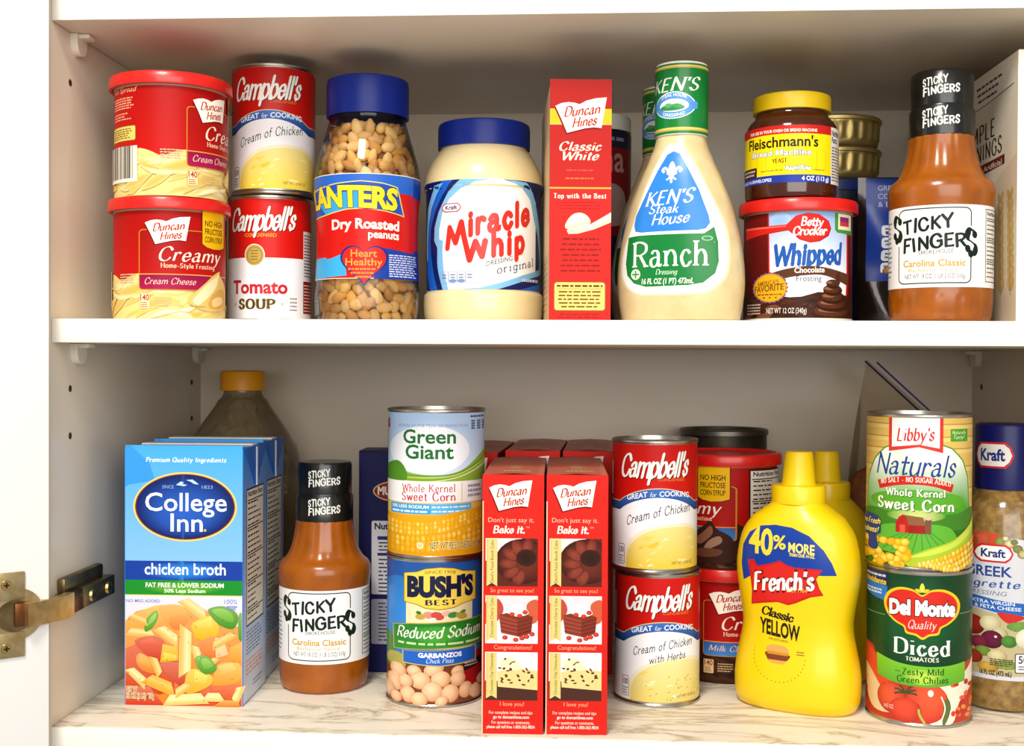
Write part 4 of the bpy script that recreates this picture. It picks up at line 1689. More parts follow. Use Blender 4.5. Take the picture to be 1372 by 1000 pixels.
# ---------------------------------------------------------------- things at the back on the right
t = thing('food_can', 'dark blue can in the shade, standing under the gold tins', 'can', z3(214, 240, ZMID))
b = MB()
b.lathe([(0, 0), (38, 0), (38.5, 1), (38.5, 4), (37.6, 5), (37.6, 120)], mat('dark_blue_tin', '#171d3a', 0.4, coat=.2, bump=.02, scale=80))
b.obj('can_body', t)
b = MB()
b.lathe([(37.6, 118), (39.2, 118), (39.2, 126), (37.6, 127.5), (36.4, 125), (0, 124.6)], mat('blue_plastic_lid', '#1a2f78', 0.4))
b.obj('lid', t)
GOLD = mat('gold_tin', '#d2bc7c', 0.42, 0.85, noise='#bfa866', scale=60)


def gold_tin(label, z):
    t = thing('food_tin', label, 'tin', z3(214, 240, z), 0, None)
    b = MB()
    fl = lambda a, zz: .8 * math.cos(24 * a) if 7 < zz < 20.5 else 0
    b.lathe([(0, .6), (33, .6), (36, 0), (38, 1.5), (39.2, 5), (39.4, 6.5), (39.6, 8), (40.2, 20), (40.3, 21.5), (40.4, 23)], GOLD, 288, flute=fl)
    b.obj('fluted_body', t)
    b = MB()
    b.lathe([(40.3, 22.5), (42.4, 23), (42.6, 25.5), (41.6, 26.8), (40, 26.9), (39.4, 25), (38.6, 10), (36, 4), (0, 3.4)], GOLD, 96)
    b.obj('rolled_rim', t)
    return t


gold_tin('lower gold fluted tin of the pair behind the yeast jar', ZMID + 127.7)
gold_tin('upper gold fluted tin of the pair behind the yeast jar', ZMID + 154.7)

t = thing('nut_pouch', 'glossy dark foil pouch with a blue label, behind the barbecue sauce', 'nuts', z3(255, 141, ZMID), -3)
FOIL = mat('dark_foil', '#241a16', 0.16, 0.35, coat=0.6, bump=0.6, scale=38, stretch=(1, 1, .5))
n, m = 16, 22
PW, PH, PT = 39.0, 119.0, 11.0


def pouch_y(x, z):
    e = max(0, 1 - (abs(x) / PW) ** 3)
    g = min(1, max(0, (PH - z) / 26)) ** .7
    return -PT * e * g * (.75 + .25 * math.cos(z / 9 + x / 14))


vs, fs = [], []
for sgn in (1, -1):
    for j in range(m + 1):
        for i in range(n + 1):
            x, z = -PW + 2 * PW * i / n, PH * j / m
            vs.append(z3(x, sgn * pouch_y(x, z), z))
k = (n + 1) * (m + 1)
for j in range(m):
    for i in range(n):
        q = j * (n + 1) + i
        fs.append((q, q + 1, q + n + 2, q + n + 1))
        fs.append((k + q + n + 1, k + q + n + 2, k + q + 1, k + q))
fs.append(tuple(range(n, -1, -1)) + tuple(range(k, k + n + 1)))
b = MB()
b.add(vs, fs, FOIL)
b.obj('foil_bag', t)
A = Art(0, 0, 1, step=4, ystep=4)
A.rect(-33, -118, 36, -36, A.grad(-118, -36, '#1c3f9c', '#173286'))
A.text('GREAT FOR', -24, 6, -108, 4, '#b9c4e6')
A.text('COOKING', -24, 4, -101.5, 4, '#b9c4e6')
A.text('& BAKING', -24, 4, -95, 4, '#b9c4e6')
for i in range(4):
    A.rrect(-22, -80 + 9.8 * i, -10, -71.6 + 9.8 * i, 2.4, '#dfe3ee')
    A.lines(-20, -12, -78.5 + 9.8 * i, -73 + 9.8 * i, 2, '#35488c', h=1.5, seed=i, center=True)
for x, y, c in ((-15, -46, '#c98a4a'), (-8, -42, '#7a3c1e'), (2, -46, '#b87236'), (9, -42, '#8a4a26'), (18, -46, '#c08244')):
    A.ell(x, y, 6, 3.2, c, -30, rim='#6a3a1c')
A.ell(8, -78, 16, 14, '#e8c21c')
A.ell(8, -78, 14, 12, '#1c3f9c')
MB().art(A, lambda u, v, o: (u, pouch_y(u, v) - o, v), FILM, base=.3).obj('label', t)


# ---------------------------------------------------------------- barbecue sauce
SAUCE = mat('barbecue_sauce', '#a2560a', 0.25, coat=0.25, noise='#8a4606', scale=45)
BLACKW = mat('black_shrink_wrap', '#0d0f0d', 0.28, coat=0.3)
SP = finer([(31, 0), (34.2, 2.5), (35.4, 10), (35.9, 17), (36, 22), (36, 80), (36.4, 84), (37.1, 90), (37, 96), (35, 101), (30.6, 105), (27.6, 110), (25.4, 117), (23.6, 126), (22.6, 134), (22, 142)], 3)


def sauce_flute(a, z):
    if 2 < z < 20:
        return .55 * abs(math.cos(9 * a)) - .3
    if 106 < z < 136:
        return .55 * abs(math.cos(9 * a)) - .3
    return 0


def sticky_name(A, x0, x1, y1, h1, y2, h2, col, big=True):
    """Two jumping lines of brush capitals, an outsized S at the start of the first and the end of the second."""
    w = x1 - x0
    J = [(1, 0, .06), (1.05, .06, -.04), (1, .02, .1), (.95, .1, 0), (1.05, .08, .06), (1, .1, .02)]
    A.text('TICKY' if big else 'STICKY', x0 + .11 * w, x0 + .71 * w, y1, h1, col, 'marker', slope=.2 * h1, wt=.24, thin=.19, jit=J)
    A.text('FINGER' if big else 'FINGERS', x0 + .12 * w, x0 + (.86 if big else 1) * w, y2, h2, col, 'marker', slope=.24 * h2, wt=.24, thin=.19, jit=J[1:] + J[:1])
    if big:
        A.text('S', x0, x0 + .11 * w, y1 + .62 * h1, h1 * 1.9, col, 'brush', wt=.34, thin=.07, nib=-25, shear=-.1)
        A.text('S', x0 + .84 * w, x1, y2 + .38 * h2, h2 * 1.9, col, 'brush', wt=.34, thin=.07, nib=-25, shear=-.1)


def sauce_art():
    R = 36.0
    A = Art(435, 958, 10.8, R, ystep=None)
    A.wrap(66, 692, '#f2f0ef')
    A.rrect(125, 92, 640, 660, 40, '#1d3a2c', 9)
    A.rect(84, 190, 150, 370, '#f2f0ef')
    A.rect(600, 230, 700, 415, '#f2f0ef')
    sticky_name(A, 84, 690, 262, 92, 402, 92, '#14241a')
    A.text('SMOKEHOUSE', 262, 515, 436, 27, '#1c261f', 'marker', wt=.12, thin=.1, slope=5)
    A.text('Carolina Classic', 158, 602, 532, 50, '#c99a1c', bold=.03)
    A.text('Barbecue Sauce', 195, 550, 572, 26, '#c9ab5c', bold=.0)
    A.text('NET WT 18 OZ (1 LB 2 OZ) 510g', 170, 598, 624, 34, '#5a5a60')
    A.mm()
    facts_panel(A, 33.5, 58, -80, -28.5, fg='#4a4038', bg='#efece4', seed=3, rows=14)
    A.lines(-60, -42, -74, -32, 12, '#6a6a66', h=1, seed=4)
    A.mm(False)
    return A


def sauce_wrap_art(R, z0, z1, two):
    A = Art(0, 0, 1, step=2)
    h = math.pi * R
    for u in (-2, 46, -48):
        if two:
            sticky_name(A, u - 16, u + 14, -z0 - 12.8, 5, -z0 - 6.2, 5, '#ecebe4', False)
        else:
            A.text('STICKY', u - 17, u + 2, -z0 - 1.5, 4.2, '#ecebe4', 'marker')
            A.text('FINGERS', u - 15, u + 12, -z0 - 15.2, 4.6, '#ecebe4', 'marker', slope=.8)
    return A


def sauce_bottle(label, loc, rz):
    t = thing('barbecue_sauce_bottle', label, 'barbecue sauce', loc, rz)
    b = MB()
    b.lathe([(0, 1)] + SP + [(0, 142)], SAUCE, 108, flute=sauce_flute)
    b.obj('filled_bottle', t)
    MB().art(sauce_art(), on_can(36.1), INK).obj('label', t)
    b = MB()
    b.lathe([(22.4, 134.2), (23, 134.5), (22.7, 153), (21.6, 155), (21.2, 157)], BLACKW)
    b.art(sauce_wrap_art(22.9, 134.5, 154, True), on_can(22.9), FILM)
    b.obj('neck_wrap', t)
    b = MB()
    b.lathe([(20.8, 155.5), (21.6, 156.4), (21.6, 179), (20.6, 181), (17, 181.3), (0, 180.6)], BLACKW, 96, flute=lambda a, z: .15 * math.cos(48 * a) if 157 < z < 178 else 0)
    b.art(sauce_wrap_art(21.7, 157, 180, True), on_can(21.8), FILM)
    b.obj('cap', t)
    return t


sb = sauce_bottle('barbecue sauce bottle with a black neck wrap on the upper shelf', z3(257.3, 60, ZMID), fc(257, 60) + 2)


# ---------------------------------------------------------------- tall pale carton by the right wall
def mornings_side():
    A = Art(0, 0, 1, None, step=500)
    A.rect(-208, -191, -1, -1, '#d9cbb0')
    A.poly([(-208, -191), (-1, -191), (-1, -120), (-60, -100), (-208, -96)], '#e2d8c4')
    A.poly([(-110, -186), (-8, -186), (-8, -170), (-60, -167), (-110, -166)], '#e7dfcf')
    A.line([(-110, -166), (-60, -167), (-8, -170)], .8, '#6d5a44')
    for i in range(3):
        A.lines(-90 + 2 * i, -40 + 12 * (i == 0), -184 + 5 * i, -180 + 5 * i, 1, '#3a2c20', h=1.8, seed=i, ragged=.1)
    A.ell(-128, -176, 14, 22, '#6e2420')
    A.ell(-128, -176, 11, 18, '#e0d2bc')
    A.text('SIMPLE', -122, -48, -140.5, 12.5, '#3a2414', 'slab', wt=.2, thin=.1, serif=.1)
    A.text('MORNINGS', -132, -32, -126, 11.5, '#3a2414', 'slab', wt=.2, thin=.1, serif=.1)
    A.poly([(-130, -122), (-26, -123), (-26, -116), (-130, -113)], '#6a1f1c')
    A.text('nothing Artificial', -112, -32, -116.6, 3.8, '#e0cdb8', bold=.03)
    # ears of wheat
    rnd = random.Random(3)
    for x0 in (-14, -34, -60):
        for k in range(9):
            y = -92 + 8 * k
            for s in (-1, 1):
                A.ell(x0 + s * 3.4 + k * .4, y, 2.4, 5, '#c9a45c', s * 24, n=10)
        A.line([(x0, -95), (x0 + 3, -20)], .8, '#a8843c')
    return A


def mornings_front():
    A = Art(0, 0, 1, None, step=500)
    A.rect(-30, -191, 30, -1, '#efe8da')
    A.text('SIMPLE', -26, 26, -150, 9, '#3f2a1a', 'slab')
    A.lines(-24, 24, -120, -20, 12, '#8a7658', h=1.6, seed=4, center=True)
    return A


box_thing('food_carton', 'tall pale carton with brown capitals, by the right wall behind the barbecue sauce', 'carton', 60, 208, 192, '#d9ccb6', z3(331.3, 31, ZMID), 0,
          front=mornings_front(), left=mornings_side())


# ================================================================ lower shelf
# ---------------------------------------------------------------- broth cartons
def pasta_tube(A, q, x0, y0, x1, y1, w, ca, cb):
    """A penne: a slanting tube with cut ends, lighter along its middle."""
    dx, dy = x1 - x0, y1 - y0
    L = math.hypot(dx, dy)
    nx, ny = -dy / L * w / 2, dx / L * w / 2
    cut = .35 * w
    ux, uy = dx / L * cut, dy / L * cut
    A.poly([q(x0 + nx - ux, y0 + ny - uy), q(x1 + nx + ux, y1 + ny + uy), q(x1 - nx - ux, y1 - ny - uy), q(x0 - nx + ux, y0 - ny + uy)], ca)
    for t, c in ((.42, mixc(ca, '#c98a3a', .35)), (.3, ca), (.12, mixc(ca, cb, .5)), (-.06, cb), (-.26, mixc(ca, cb, .6))):
        A.poly([q(x0 + nx * 2 * t - ux * 2 * t, y0 + ny * 2 * t - uy * 2 * t), q(x1 + nx * 2 * t + ux * 2 * t, y1 + ny * 2 * t + uy * 2 * t),
                q(x1 + nx * 2 * (t - .17) + ux * 2 * (t - .17), y1 + ny * 2 * (t - .17) + uy * 2 * (t - .17)),
                q(x0 + nx * 2 * (t - .17) - ux * 2 * (t - .17), y0 + ny * 2 * (t - .17) - uy * 2 * (t - .17))], c)


def broth_front():
    A = Art(438, 1851, 9.06, None, step=500)
    A.rect(32, 58, 846, 1851, A.grad(200, 860, '#45a8f2', '#b3d3f3'))
    A.poly([(32, 58), (70, 58), (200, 180), (240, 300), (60, 330), (32, 345)], '#3a97e6')
    A.text('Premium Quality Ingredients', 175, 735, 172, 30, '#f0f5fb', 'serif', shear=.2, wt=.2, thin=.1)
    A.ell(448, 480, 360, 238, '#e8cf6a', n=64)
    A.ell(448, 480, 347, 226, '#7a2e20', n=64)
    A.ell(448, 480, 338, 219, '#2a5fc4', rim='#131f5e', n=64, hy=.3)
    for pts in ([(385, 330), (420, 305), (440, 312), (430, 322), (465, 330), (440, 338)], [(455, 295), (500, 292), (520, 305), (545, 326), (510, 322), (490, 308)]):
        A.poly(pts, '#b9d6f2')
    A.text('SINCE', 290, 370, 354, 22, '#8fb2e2')
    A.text('1823', 565, 640, 354, 22, '#8fb2e2')
    A.text('College', 172, 738, 508, 122, '#f4f6fb', bold=.015)
    A.text('Inn', 348, 572, 648, 120, '#f4f6fb', bold=.015)
    A.ell(588, 640, 9, 9, '#d8c25a')
    A.rect(32, 853, 846, 985, '#1a3f9e')
    A.ell(440, 920, 300, 64, '#2d86e0', rim='#1a3f9e', n=40)
    A.text('chicken broth', 168, 732, 946, 76, '#f4f6fb', bold=.022)
    A.rect(32, 985, 846, 1087, '#1d8a2c')
    A.ell(440, 1036, 290, 48, '#5fae2a', rim='#1d8a2c', n=40)
    A.text('FAT FREE & LOWER SODIUM', 175, 718, 1034, 30, '#f1f4ea', bold=.035)
    A.text('50% Less Sodium', 304, 591, 1070, 24, '#f1f4ea', bold=.035)
    A.rect(32, 1087, 846, 1095, '#e8d68a')
    A.rect(32, 1095, 846, 1851, A.grad(1095, 1300, '#d9dbea', '#e2c9a0'))

    def q(x, y):
        return (x * .923 if x > 36 else 33, min(1849, y * .923 + 1000))

    def P(c, *pts):
        pts = [q(min(914, x), y) for x, y in pts]
        ys = [y for x, y in pts]
        green = lin(c)[1] > lin(c)[0]
        sm = smooth_line(pts, 4, True) if green or len(pts) > 4 and max(ys) - min(ys) < 260 else pts
        A.poly([(min(844, max(34, x)), min(1849, y)) for x, y in sm], A.grad(min(ys), max(ys), mixc(c, '#fff0c0', .16), mixc(c, '#3f7a10' if green else '#a8360c', .3)))
    P('#e08a2a', (34, 290), (120, 220), (300, 170), (460, 180), (640, 200), (760, 300), (914, 330), (914, 922), (34, 922))
    P('#c83a1a', (34, 500), (200, 420), (420, 480), (480, 780), (300, 840), (34, 780))
    P('#cf4a1e', (420, 700), (914, 760), (914, 922), (380, 922))
    P('#c2301a', (34, 780), (220, 780), (330, 922), (34, 922))
    P('#f0b04c', (34, 300), (130, 230), (300, 170), (330, 260), (250, 330), (60, 360))
    P('#eca34a', (300, 180), (450, 170), (520, 260), (470, 340), (400, 350), (310, 260))
    P('#e58a34', (380, 260), (500, 230), (520, 280), (440, 350), (380, 330))
    pasta_tube(A, q, 470, 130, 640, 250, 75, '#eec273', '#f7dda0')
    pasta_tube(A, q, 60, 370, 250, 390, 60, '#ecb865', '#f7dc9c')
    pasta_tube(A, q, 290, 340, 430, 440, 78, '#eec16c', '#f8e0a6')
    P('#f6c21c', (545, 300), (690, 245), (745, 350), (690, 420), (580, 420), (550, 370))
    P('#f9d95c', (560, 300), (685, 250), (700, 330), (580, 345))
    P('#c42a1a', (110, 440), (240, 400), (330, 440), (330, 520), (280, 600), (190, 540))
    P('#e0523a', (150, 440), (240, 415), (290, 460), (200, 480))
    P('#f2b21e', (320, 460), (430, 480), (440, 580), (300, 600))
    P('#f8d040', (330, 520), (430, 545), (420, 580), (310, 580))
    P('#bb2a1c', (300, 610), (450, 600), (490, 720), (480, 790), (390, 720))
    pasta_tube(A, q, 495, 340, 488, 680, 92, '#ecc070', '#f8e2aa')
    P('#e88a30', (150, 530), (270, 600), (270, 680), (170, 660), (120, 590))
    P('#f2a64a', (150, 530), (240, 590), (230, 640), (140, 600))
    P('#e8792a', (600, 440), (720, 400), (730, 560), (680, 570), (600, 500))
    P('#f3cf9a', (715, 410), (770, 410), (815, 530), (720, 565))
    P('#f2a02c', (830, 480), (914, 440), (914, 600), (820, 560))
    P('#f0a63a', (700, 700), (740, 610), (840, 590), (905, 610), (905, 720), (800, 760), (690, 760))
    P('#f6bf62', (745, 615), (840, 595), (880, 640), (760, 690))
    P('#f0b82a', (500, 690), (560, 640), (690, 690), (680, 760), (560, 820), (490, 810))
    P('#f8d658', (560, 650), (670, 695), (640, 750), (560, 740))
    pasta_tube(A, q, 560, 470, 590, 560, 60, '#ecc070', '#f6dca0')
    P('#3f8f1e', (660, 200), (760, 172), (850, 200), (890, 260), (850, 340), (760, 320), (700, 270))
    P('#6fb63a', (690, 205), (770, 190), (840, 230), (850, 290), (770, 270))
    P('#4f9a24', (180, 350), (200, 270), (270, 210), (285, 260), (250, 330), (200, 370))
    P('#8cc45a', (200, 330), (225, 270), (270, 225), (260, 280))
    P('#4c9c22', (565, 560), (640, 540), (720, 610), (720, 650), (650, 680), (590, 640))
    P('#82c04a', (585, 565), (640, 555), (690, 610), (630, 630))
    P('#4a9426', (890, 250), (914, 230), (914, 420), (890, 400))
    pasta_tube(A, q, 60, 650, 190, 760, 74, '#eebf74', '#f7deaa')
    pasta_tube(A, q, 200, 720, 400, 800, 92, '#eba43a', '#f4bc62')
    pasta_tube(A, q, 350, 880, 640, 860, 84, '#ecc274', '#f9e4ac')
    pasta_tube(A, q, 640, 850, 770, 850, 66, '#efc87c', '#f8e0a8')
    pasta_tube(A, q, 860, 890, 910, 770, 60, '#ecc070', '#f7dea4')
    P('#e58624', (730, 900), (790, 870), (880, 880), (890, 922), (720, 922))
    for x0, y0, x1, y1, w in ((700, 470, 860, 380, 60), (250, 560, 300, 690, 54), (420, 830, 520, 760, 60), (80, 250, 200, 300, 50), (640, 640, 730, 560, 50)):
        pasta_tube(A, q, x0, y0, x1, y1, w, '#e6b058', '#f3d08c')
    P('#3f9420', (600, 560), (660, 545), (715, 605), (716, 650), (650, 680), (598, 640))
    P('#6fb63e', (612, 575), (655, 562), (700, 612), (640, 640))
    rnd = random.Random(5)
    for _ in range(36):
        A.ell(*q(rnd.uniform(60, 890), rnd.uniform(250, 880)), 5, 3, '#5b6a1c', rnd.uniform(0, 180), n=6)
    A.text('NO MSG ADDED', 40, 275, 1140, 20, '#6a7ac2', bold=.02)
    A.text('100%', 722, 812, 1145, 32, '#5a80ce')
    A.lines(740, 815, 1155, 1185, 2, '#6a8ace', h=10, seed=4)
    A.text('NET WT', 45, 122, 1755, 34, '#3a2c14', edge='#f3e2b4', ew=4)
    A.text('32 OZ (2 LB) 907g', 45, 235, 1800, 34, '#3a2c14', edge='#f3e2b4', ew=4)
    return A


def broth_side():
    A = Art(0, 0, 1, None, step=500)
    A.rect(1, -195, 69, -1, A.grad(-195, -20, '#2f7fd8', '#d3dcea'))
    facts_panel(A, 10, 62, -164, -58, bg='#e6e0cf', rows=22)
    A.lines(10, 60, -55, -36, 7, '#5f6f8f', h=1.1, seed=2)
    A.lines(10, 60, -33, -20, 4, '#d8a080', h=1.6, seed=3)
    A.lines(30, 60, -14, -8, 2, '#6a7690', h=1.2, seed=4)
    A.ell(52, -180, 3.4, 4.6, '#dce8f4')
    A.ell(52, -180, 2.5, 3.7, '#2f7fd8')
    A.poly([(52, -182.6), (53.8, -179.6), (52.6, -179.6), (52.6, -177.6), (51.4, -177.6), (51.4, -179.6), (50.2, -179.6)], '#dce8f4')
    return A


def broth_carton(label, loc, rz):
    w, d, h = 91, 70, 196
    top = Art(0, 0, 1, None, step=500)
    top.rect(-45, -69.5, 45, -.5, '#b9c9de')
    top.rect(-45, -20, 45, -.5, '#2f7fd8')
    top.rect(-45, -69.5, 45, -50, '#2f7fd8')
    t = box_thing('broth_carton', label, 'chicken broth', w, d, h, '#2f84dc', loc, rz, front=broth_front(), right=broth_side(), top=top)
    b = MB()
    b.box((-44, 33, h), (44, 50, h + 1.2), FILM, .3)
    b.c = [lin('#e6e8ee')] * len(b.v)
    b.obj('top_seam', t)
    for s in (-1, 1):
        b = MB()
        pts = [(3.5, h - .8), (66.5, h - .8), (36, h - 31), (34, h - 31)]
        vs = [((s * (w / 2 + .25 + k * 1.1)) / 1000, y / 1000, z / 1000) for k in (0, 1) for y, z in pts]
        fs = [(3, 2, 1, 0), (4, 5, 6, 7)] + [(i, (i + 1) % 4, 4 + (i + 1) % 4, 4 + i) for i in range(4)]
        b.add(vs, fs, CARD, [lin('#1c5fb8')] * 8, smooth=False)
        x = s * (w / 2 + 1.5)
        b.box((x - .5, 33.4, h - 31), (x + .5, 36.6, h - 1), CARD)
        b.c[8:] = [lin('#cfdcea')] * (len(b.c) - 8)
        b.obj('folded_ear', t)
    return t


bc = broth_carton('front blue chicken broth carton with pasta picture, beside the open door', z3(-303.2, 58.5, ZB), 1)
dup(bc, 'second blue broth carton, standing directly behind the front one', z3(-307, 131, ZB), 1)

# ---------------------------------------------------------------- orange-capped bottle
t = thing('plastic_bottle', 'big clear plastic bottle with an orange cap in the back corner', 'bottle', z3(-317, 264, ZB), fc(-317, 264))
BP = finer([(46, 0), (50, 3), (52.5, 12), (52, 60), (52.5, 120), (52.5, 168), (51, 178), (46.5, 188), (34, 208), (22, 226), (18.4, 230), (17.4, 233), (17.4, 238)], 3)
b = MB()
b.lathe([(0, 4)] + BP, clear('hazy_bottle_plastic', '#e6dcc8', .8, .08, .3, '#a89878'), 72)
b.obj('clear_bottle', t)
b = MB()
b.lathe([(0, 5)] + [(r - 1.2, z + 1) for r, z in BP if 3 <= z < 150] + [(0, 151)], mat('cooking_oil', '#c0a878', 0.2, noise='#b09866', scale=20, coat=.3), 72)
b.obj('contents', t)
b = MB()
b.lathe([(19.6, 234.5), (20.4, 235), (20.4, 250), (19.4, 252.3), (17, 252.8), (0, 252.6)], mat('orange_cap', '#f2a012', .38), 120, flute=lambda a, z: .2 * math.cos(40 * a) if 235 < z < 250 else 0)
b.obj('cap', t)

# ---------------------------------------------------------------- second barbecue sauce
dup(sb, 'barbecue sauce bottle with a black neck wrap on the lower shelf, beside the broth', z3(-210.3, 128.5, ZB), fc(-210, 128) + 2)

# ---------------------------------------------------------------- navy pasta box
A = Art(0, 0, 1, None, step=500)
A.rect(-32, -185, 32, -1, '#1a1c4e')
A.ell(1, -153, 22, 9, '#d9c08a')
A.ell(1, -153, 21, 8, '#9c241c')
A.text("MUELLER'S", -17, 19, -150.2, 6.4, '#f0e6d4', bold=.06)
for k in range(5):
    A.ell(-5 + 1.5 * k, -167 - k * 1.2, 2, 6, '#d8a040', 20 + 8 * k, n=10)
A.rrect(-22, -128, 28, -66, 1.5, '#d8d6da')
A.text('Nutrition Facts', -19.5, 25, -121, 5, '#1c1c2c', bold=.05)
A.rect(-17, -115, 29, -112, '#23306e')
A.rect(-17, -101, 29, -98.6, '#23306e')
A.lines(-16, 28, -111, -102, 3, '#3a3a4c', h=1.2, seed=1)
A.lines(-16, 28, -97, -67, 9, '#3a3a4c', h=1.2, seed=2)
A.rrect(-22, -62, 28, -24, 1.5, '#a9a6b2')
A.lines(-16, 28, -60, -26, 11, '#3c3a50', h=1.1, seed=3)
box_thing('pasta_box', 'navy blue box with a red oval, in shade behind the barbecue sauce and corn', 'pasta', 66, 38, 187.5, '#181a46', z3(-157, 168, ZB), 0,
          front=A, flap=True)


# ---------------------------------------------------------------- corn, chick peas
def kernel_rows(A, pts, n, r, cols, seed, clip=None):
    """Rows of corn kernels along a bent cob line."""
    rnd = random.Random(seed)
    line = smooth_line(pts, 12)
    L = [0]
    for a, b in zip(line, line[1:]):
        L.append(L[-1] + math.dist(a, b))
    for i in range(n):
        d = L[-1] * (i + .5) / n
        k = next(j for j in range(1, len(L)) if L[j] >= d)
        f = (d - L[k - 1]) / ((L[k] - L[k - 1]) or 1)
        x, y = (line[k - 1][m] + (line[k][m] - line[k - 1][m]) * f for m in (0, 1))
        A.ell(x, y, r * .62, r * rnd.uniform(.85, 1.05), rnd.choice(cols), rnd.uniform(-12, 12), rim='#d99a12', n=12, hx=-.1, hy=-.4)


def green_art():
    R = 37.6
    A = Art(343, 1000, 7.85, R, ystep=None, ky=8.12)
    A.wrap(100, 975, A.grad(100, 460, '#a9c6e8', '#eef0f4'))
    A.ell(300, 330, 240, 150, '#f3f3f6', rim='#dfe6f0', n=40)
    # green fields
    A.band([(0, 420), (80, 430), (180, 470), (300, 485), (420, 478), (520, 440), (640, 330), (690, 300)], [(0, 540)] + [(x, 540) for x in (80, 180, 300, 420, 520, 640, 690)], '#86a83a')
    for k, c in enumerate(('#5e8a24', '#b9c76a', '#6f9a2c', '#cdd48a')):
        y = 478 + 12 * k
        A.band([(120, y + 6), (300, y + 8), (450, y - 2 - 4 * k), (560, y - 50 - 2 * k), (660, y - 120)], [(120, y + 12), (300, y + 15), (450, y + 6 - 4 * k), (560, y - 38 - 2 * k), (660, y - 100)], c)
    A.poly([(40, 440), (110, 400), (160, 450), (160, 520), (40, 520)], '#4f8a22', True)
    A.text('PICKED AT THE PEAK OF PERFECTION', 120, 528, 190, 17, '#7f92b4')
    A.text('Green', 146, 458, 290, 82, '#1f6a2c', bold=.03)
    A.text('Giant', 160, 444, 384, 82, '#1f6a2c', bold=.03)
    A.lines(545, 635, 118, 135, 1, '#2f3f5a', h=11, seed=1, ragged=0)
    for i, x in enumerate((550, 585, 618)):
        A.lines(x, x + 22, 148, 208, 4, '#2f3f5a', h=11, seed=i, ragged=0)
    A.poly([(40, 140), (58, 140), (62, 200), (40, 205)], '#b01c3a')
    A.wrap(524, 655, '#f2f0ee')
    A.text('Whole Kernel', 140, 455, 588, 46, '#c0283a', 'serif', wt=.15, thin=.07)
    A.text('Sweet Corn', 140, 457, 642, 50, '#c0283a', 'serif', wt=.17, thin=.08)
    A.rect(490, 535, 497, 650, '#d9d0a0')
    A.lines(530, 610, 542, 630, 3, '#8a96a8', h=17, seed=5, ragged=.1)
    A.wrap(655, 975, '#e0a41c')
    A.wrap(655, 730, '#e9c25a')
    A.rect(72, 662, 552, 726, '#57aee0')
    A.rect(72, 662, 308, 726, '#3f9ad4')
    A.text('50% LESS SODIUM', 82, 300, 690, 18, '#e6f2fa', bold=.04)
    A.lines(82, 300, 698, 722, 1, '#d6eaf6', h=12, seed=8, ragged=0)
    A.lines(316, 545, 668, 722, 2, '#cfe6f6', h=10, seed=9, ragged=.05)
    # corn cobs
    A.poly([(0, 760), (200, 745), (420, 720), (690, 690), (690, 800), (480, 830), (200, 860), (0, 880)], '#e5a214', True)
    for row in range(3):
        kernel_rows(A, [(20, 770 + 30 * row), (200, 790 + 26 * row), (400, 770 + 24 * row), (670, 690 + 26 * row)], 26, 19, ['#f3c43a', '#f7d868', '#eab024'], row)
    A.poly([(0, 850), (240, 870), (480, 850), (690, 800), (690, 980), (0, 980)], '#d8960f', True)
    for row in range(3):
        kernel_rows(A, [(10, 870 + 36 * row), (200, 880 + 32 * row), (400, 860 + 34 * row), (670, 800 + 36 * row)], 22, 22, ['#f0bc30', '#f5d05c', '#e6a81c'], 7 + row)
    A.text('NET WT/PESO NETO 15 1/4', 306, 600, 938, 42, '#2b2414', edge='#f0dc9a', ew=4)
    A.ell(250, 918, 20, 22, '#e7d9a8')
    A.text('U', 243, 257, 926, 16, '#8a6a1c')
    A.mm()
    facts_panel(A, -112, -60, -104, -20, seed=4)
    A.mm(False)
    return A


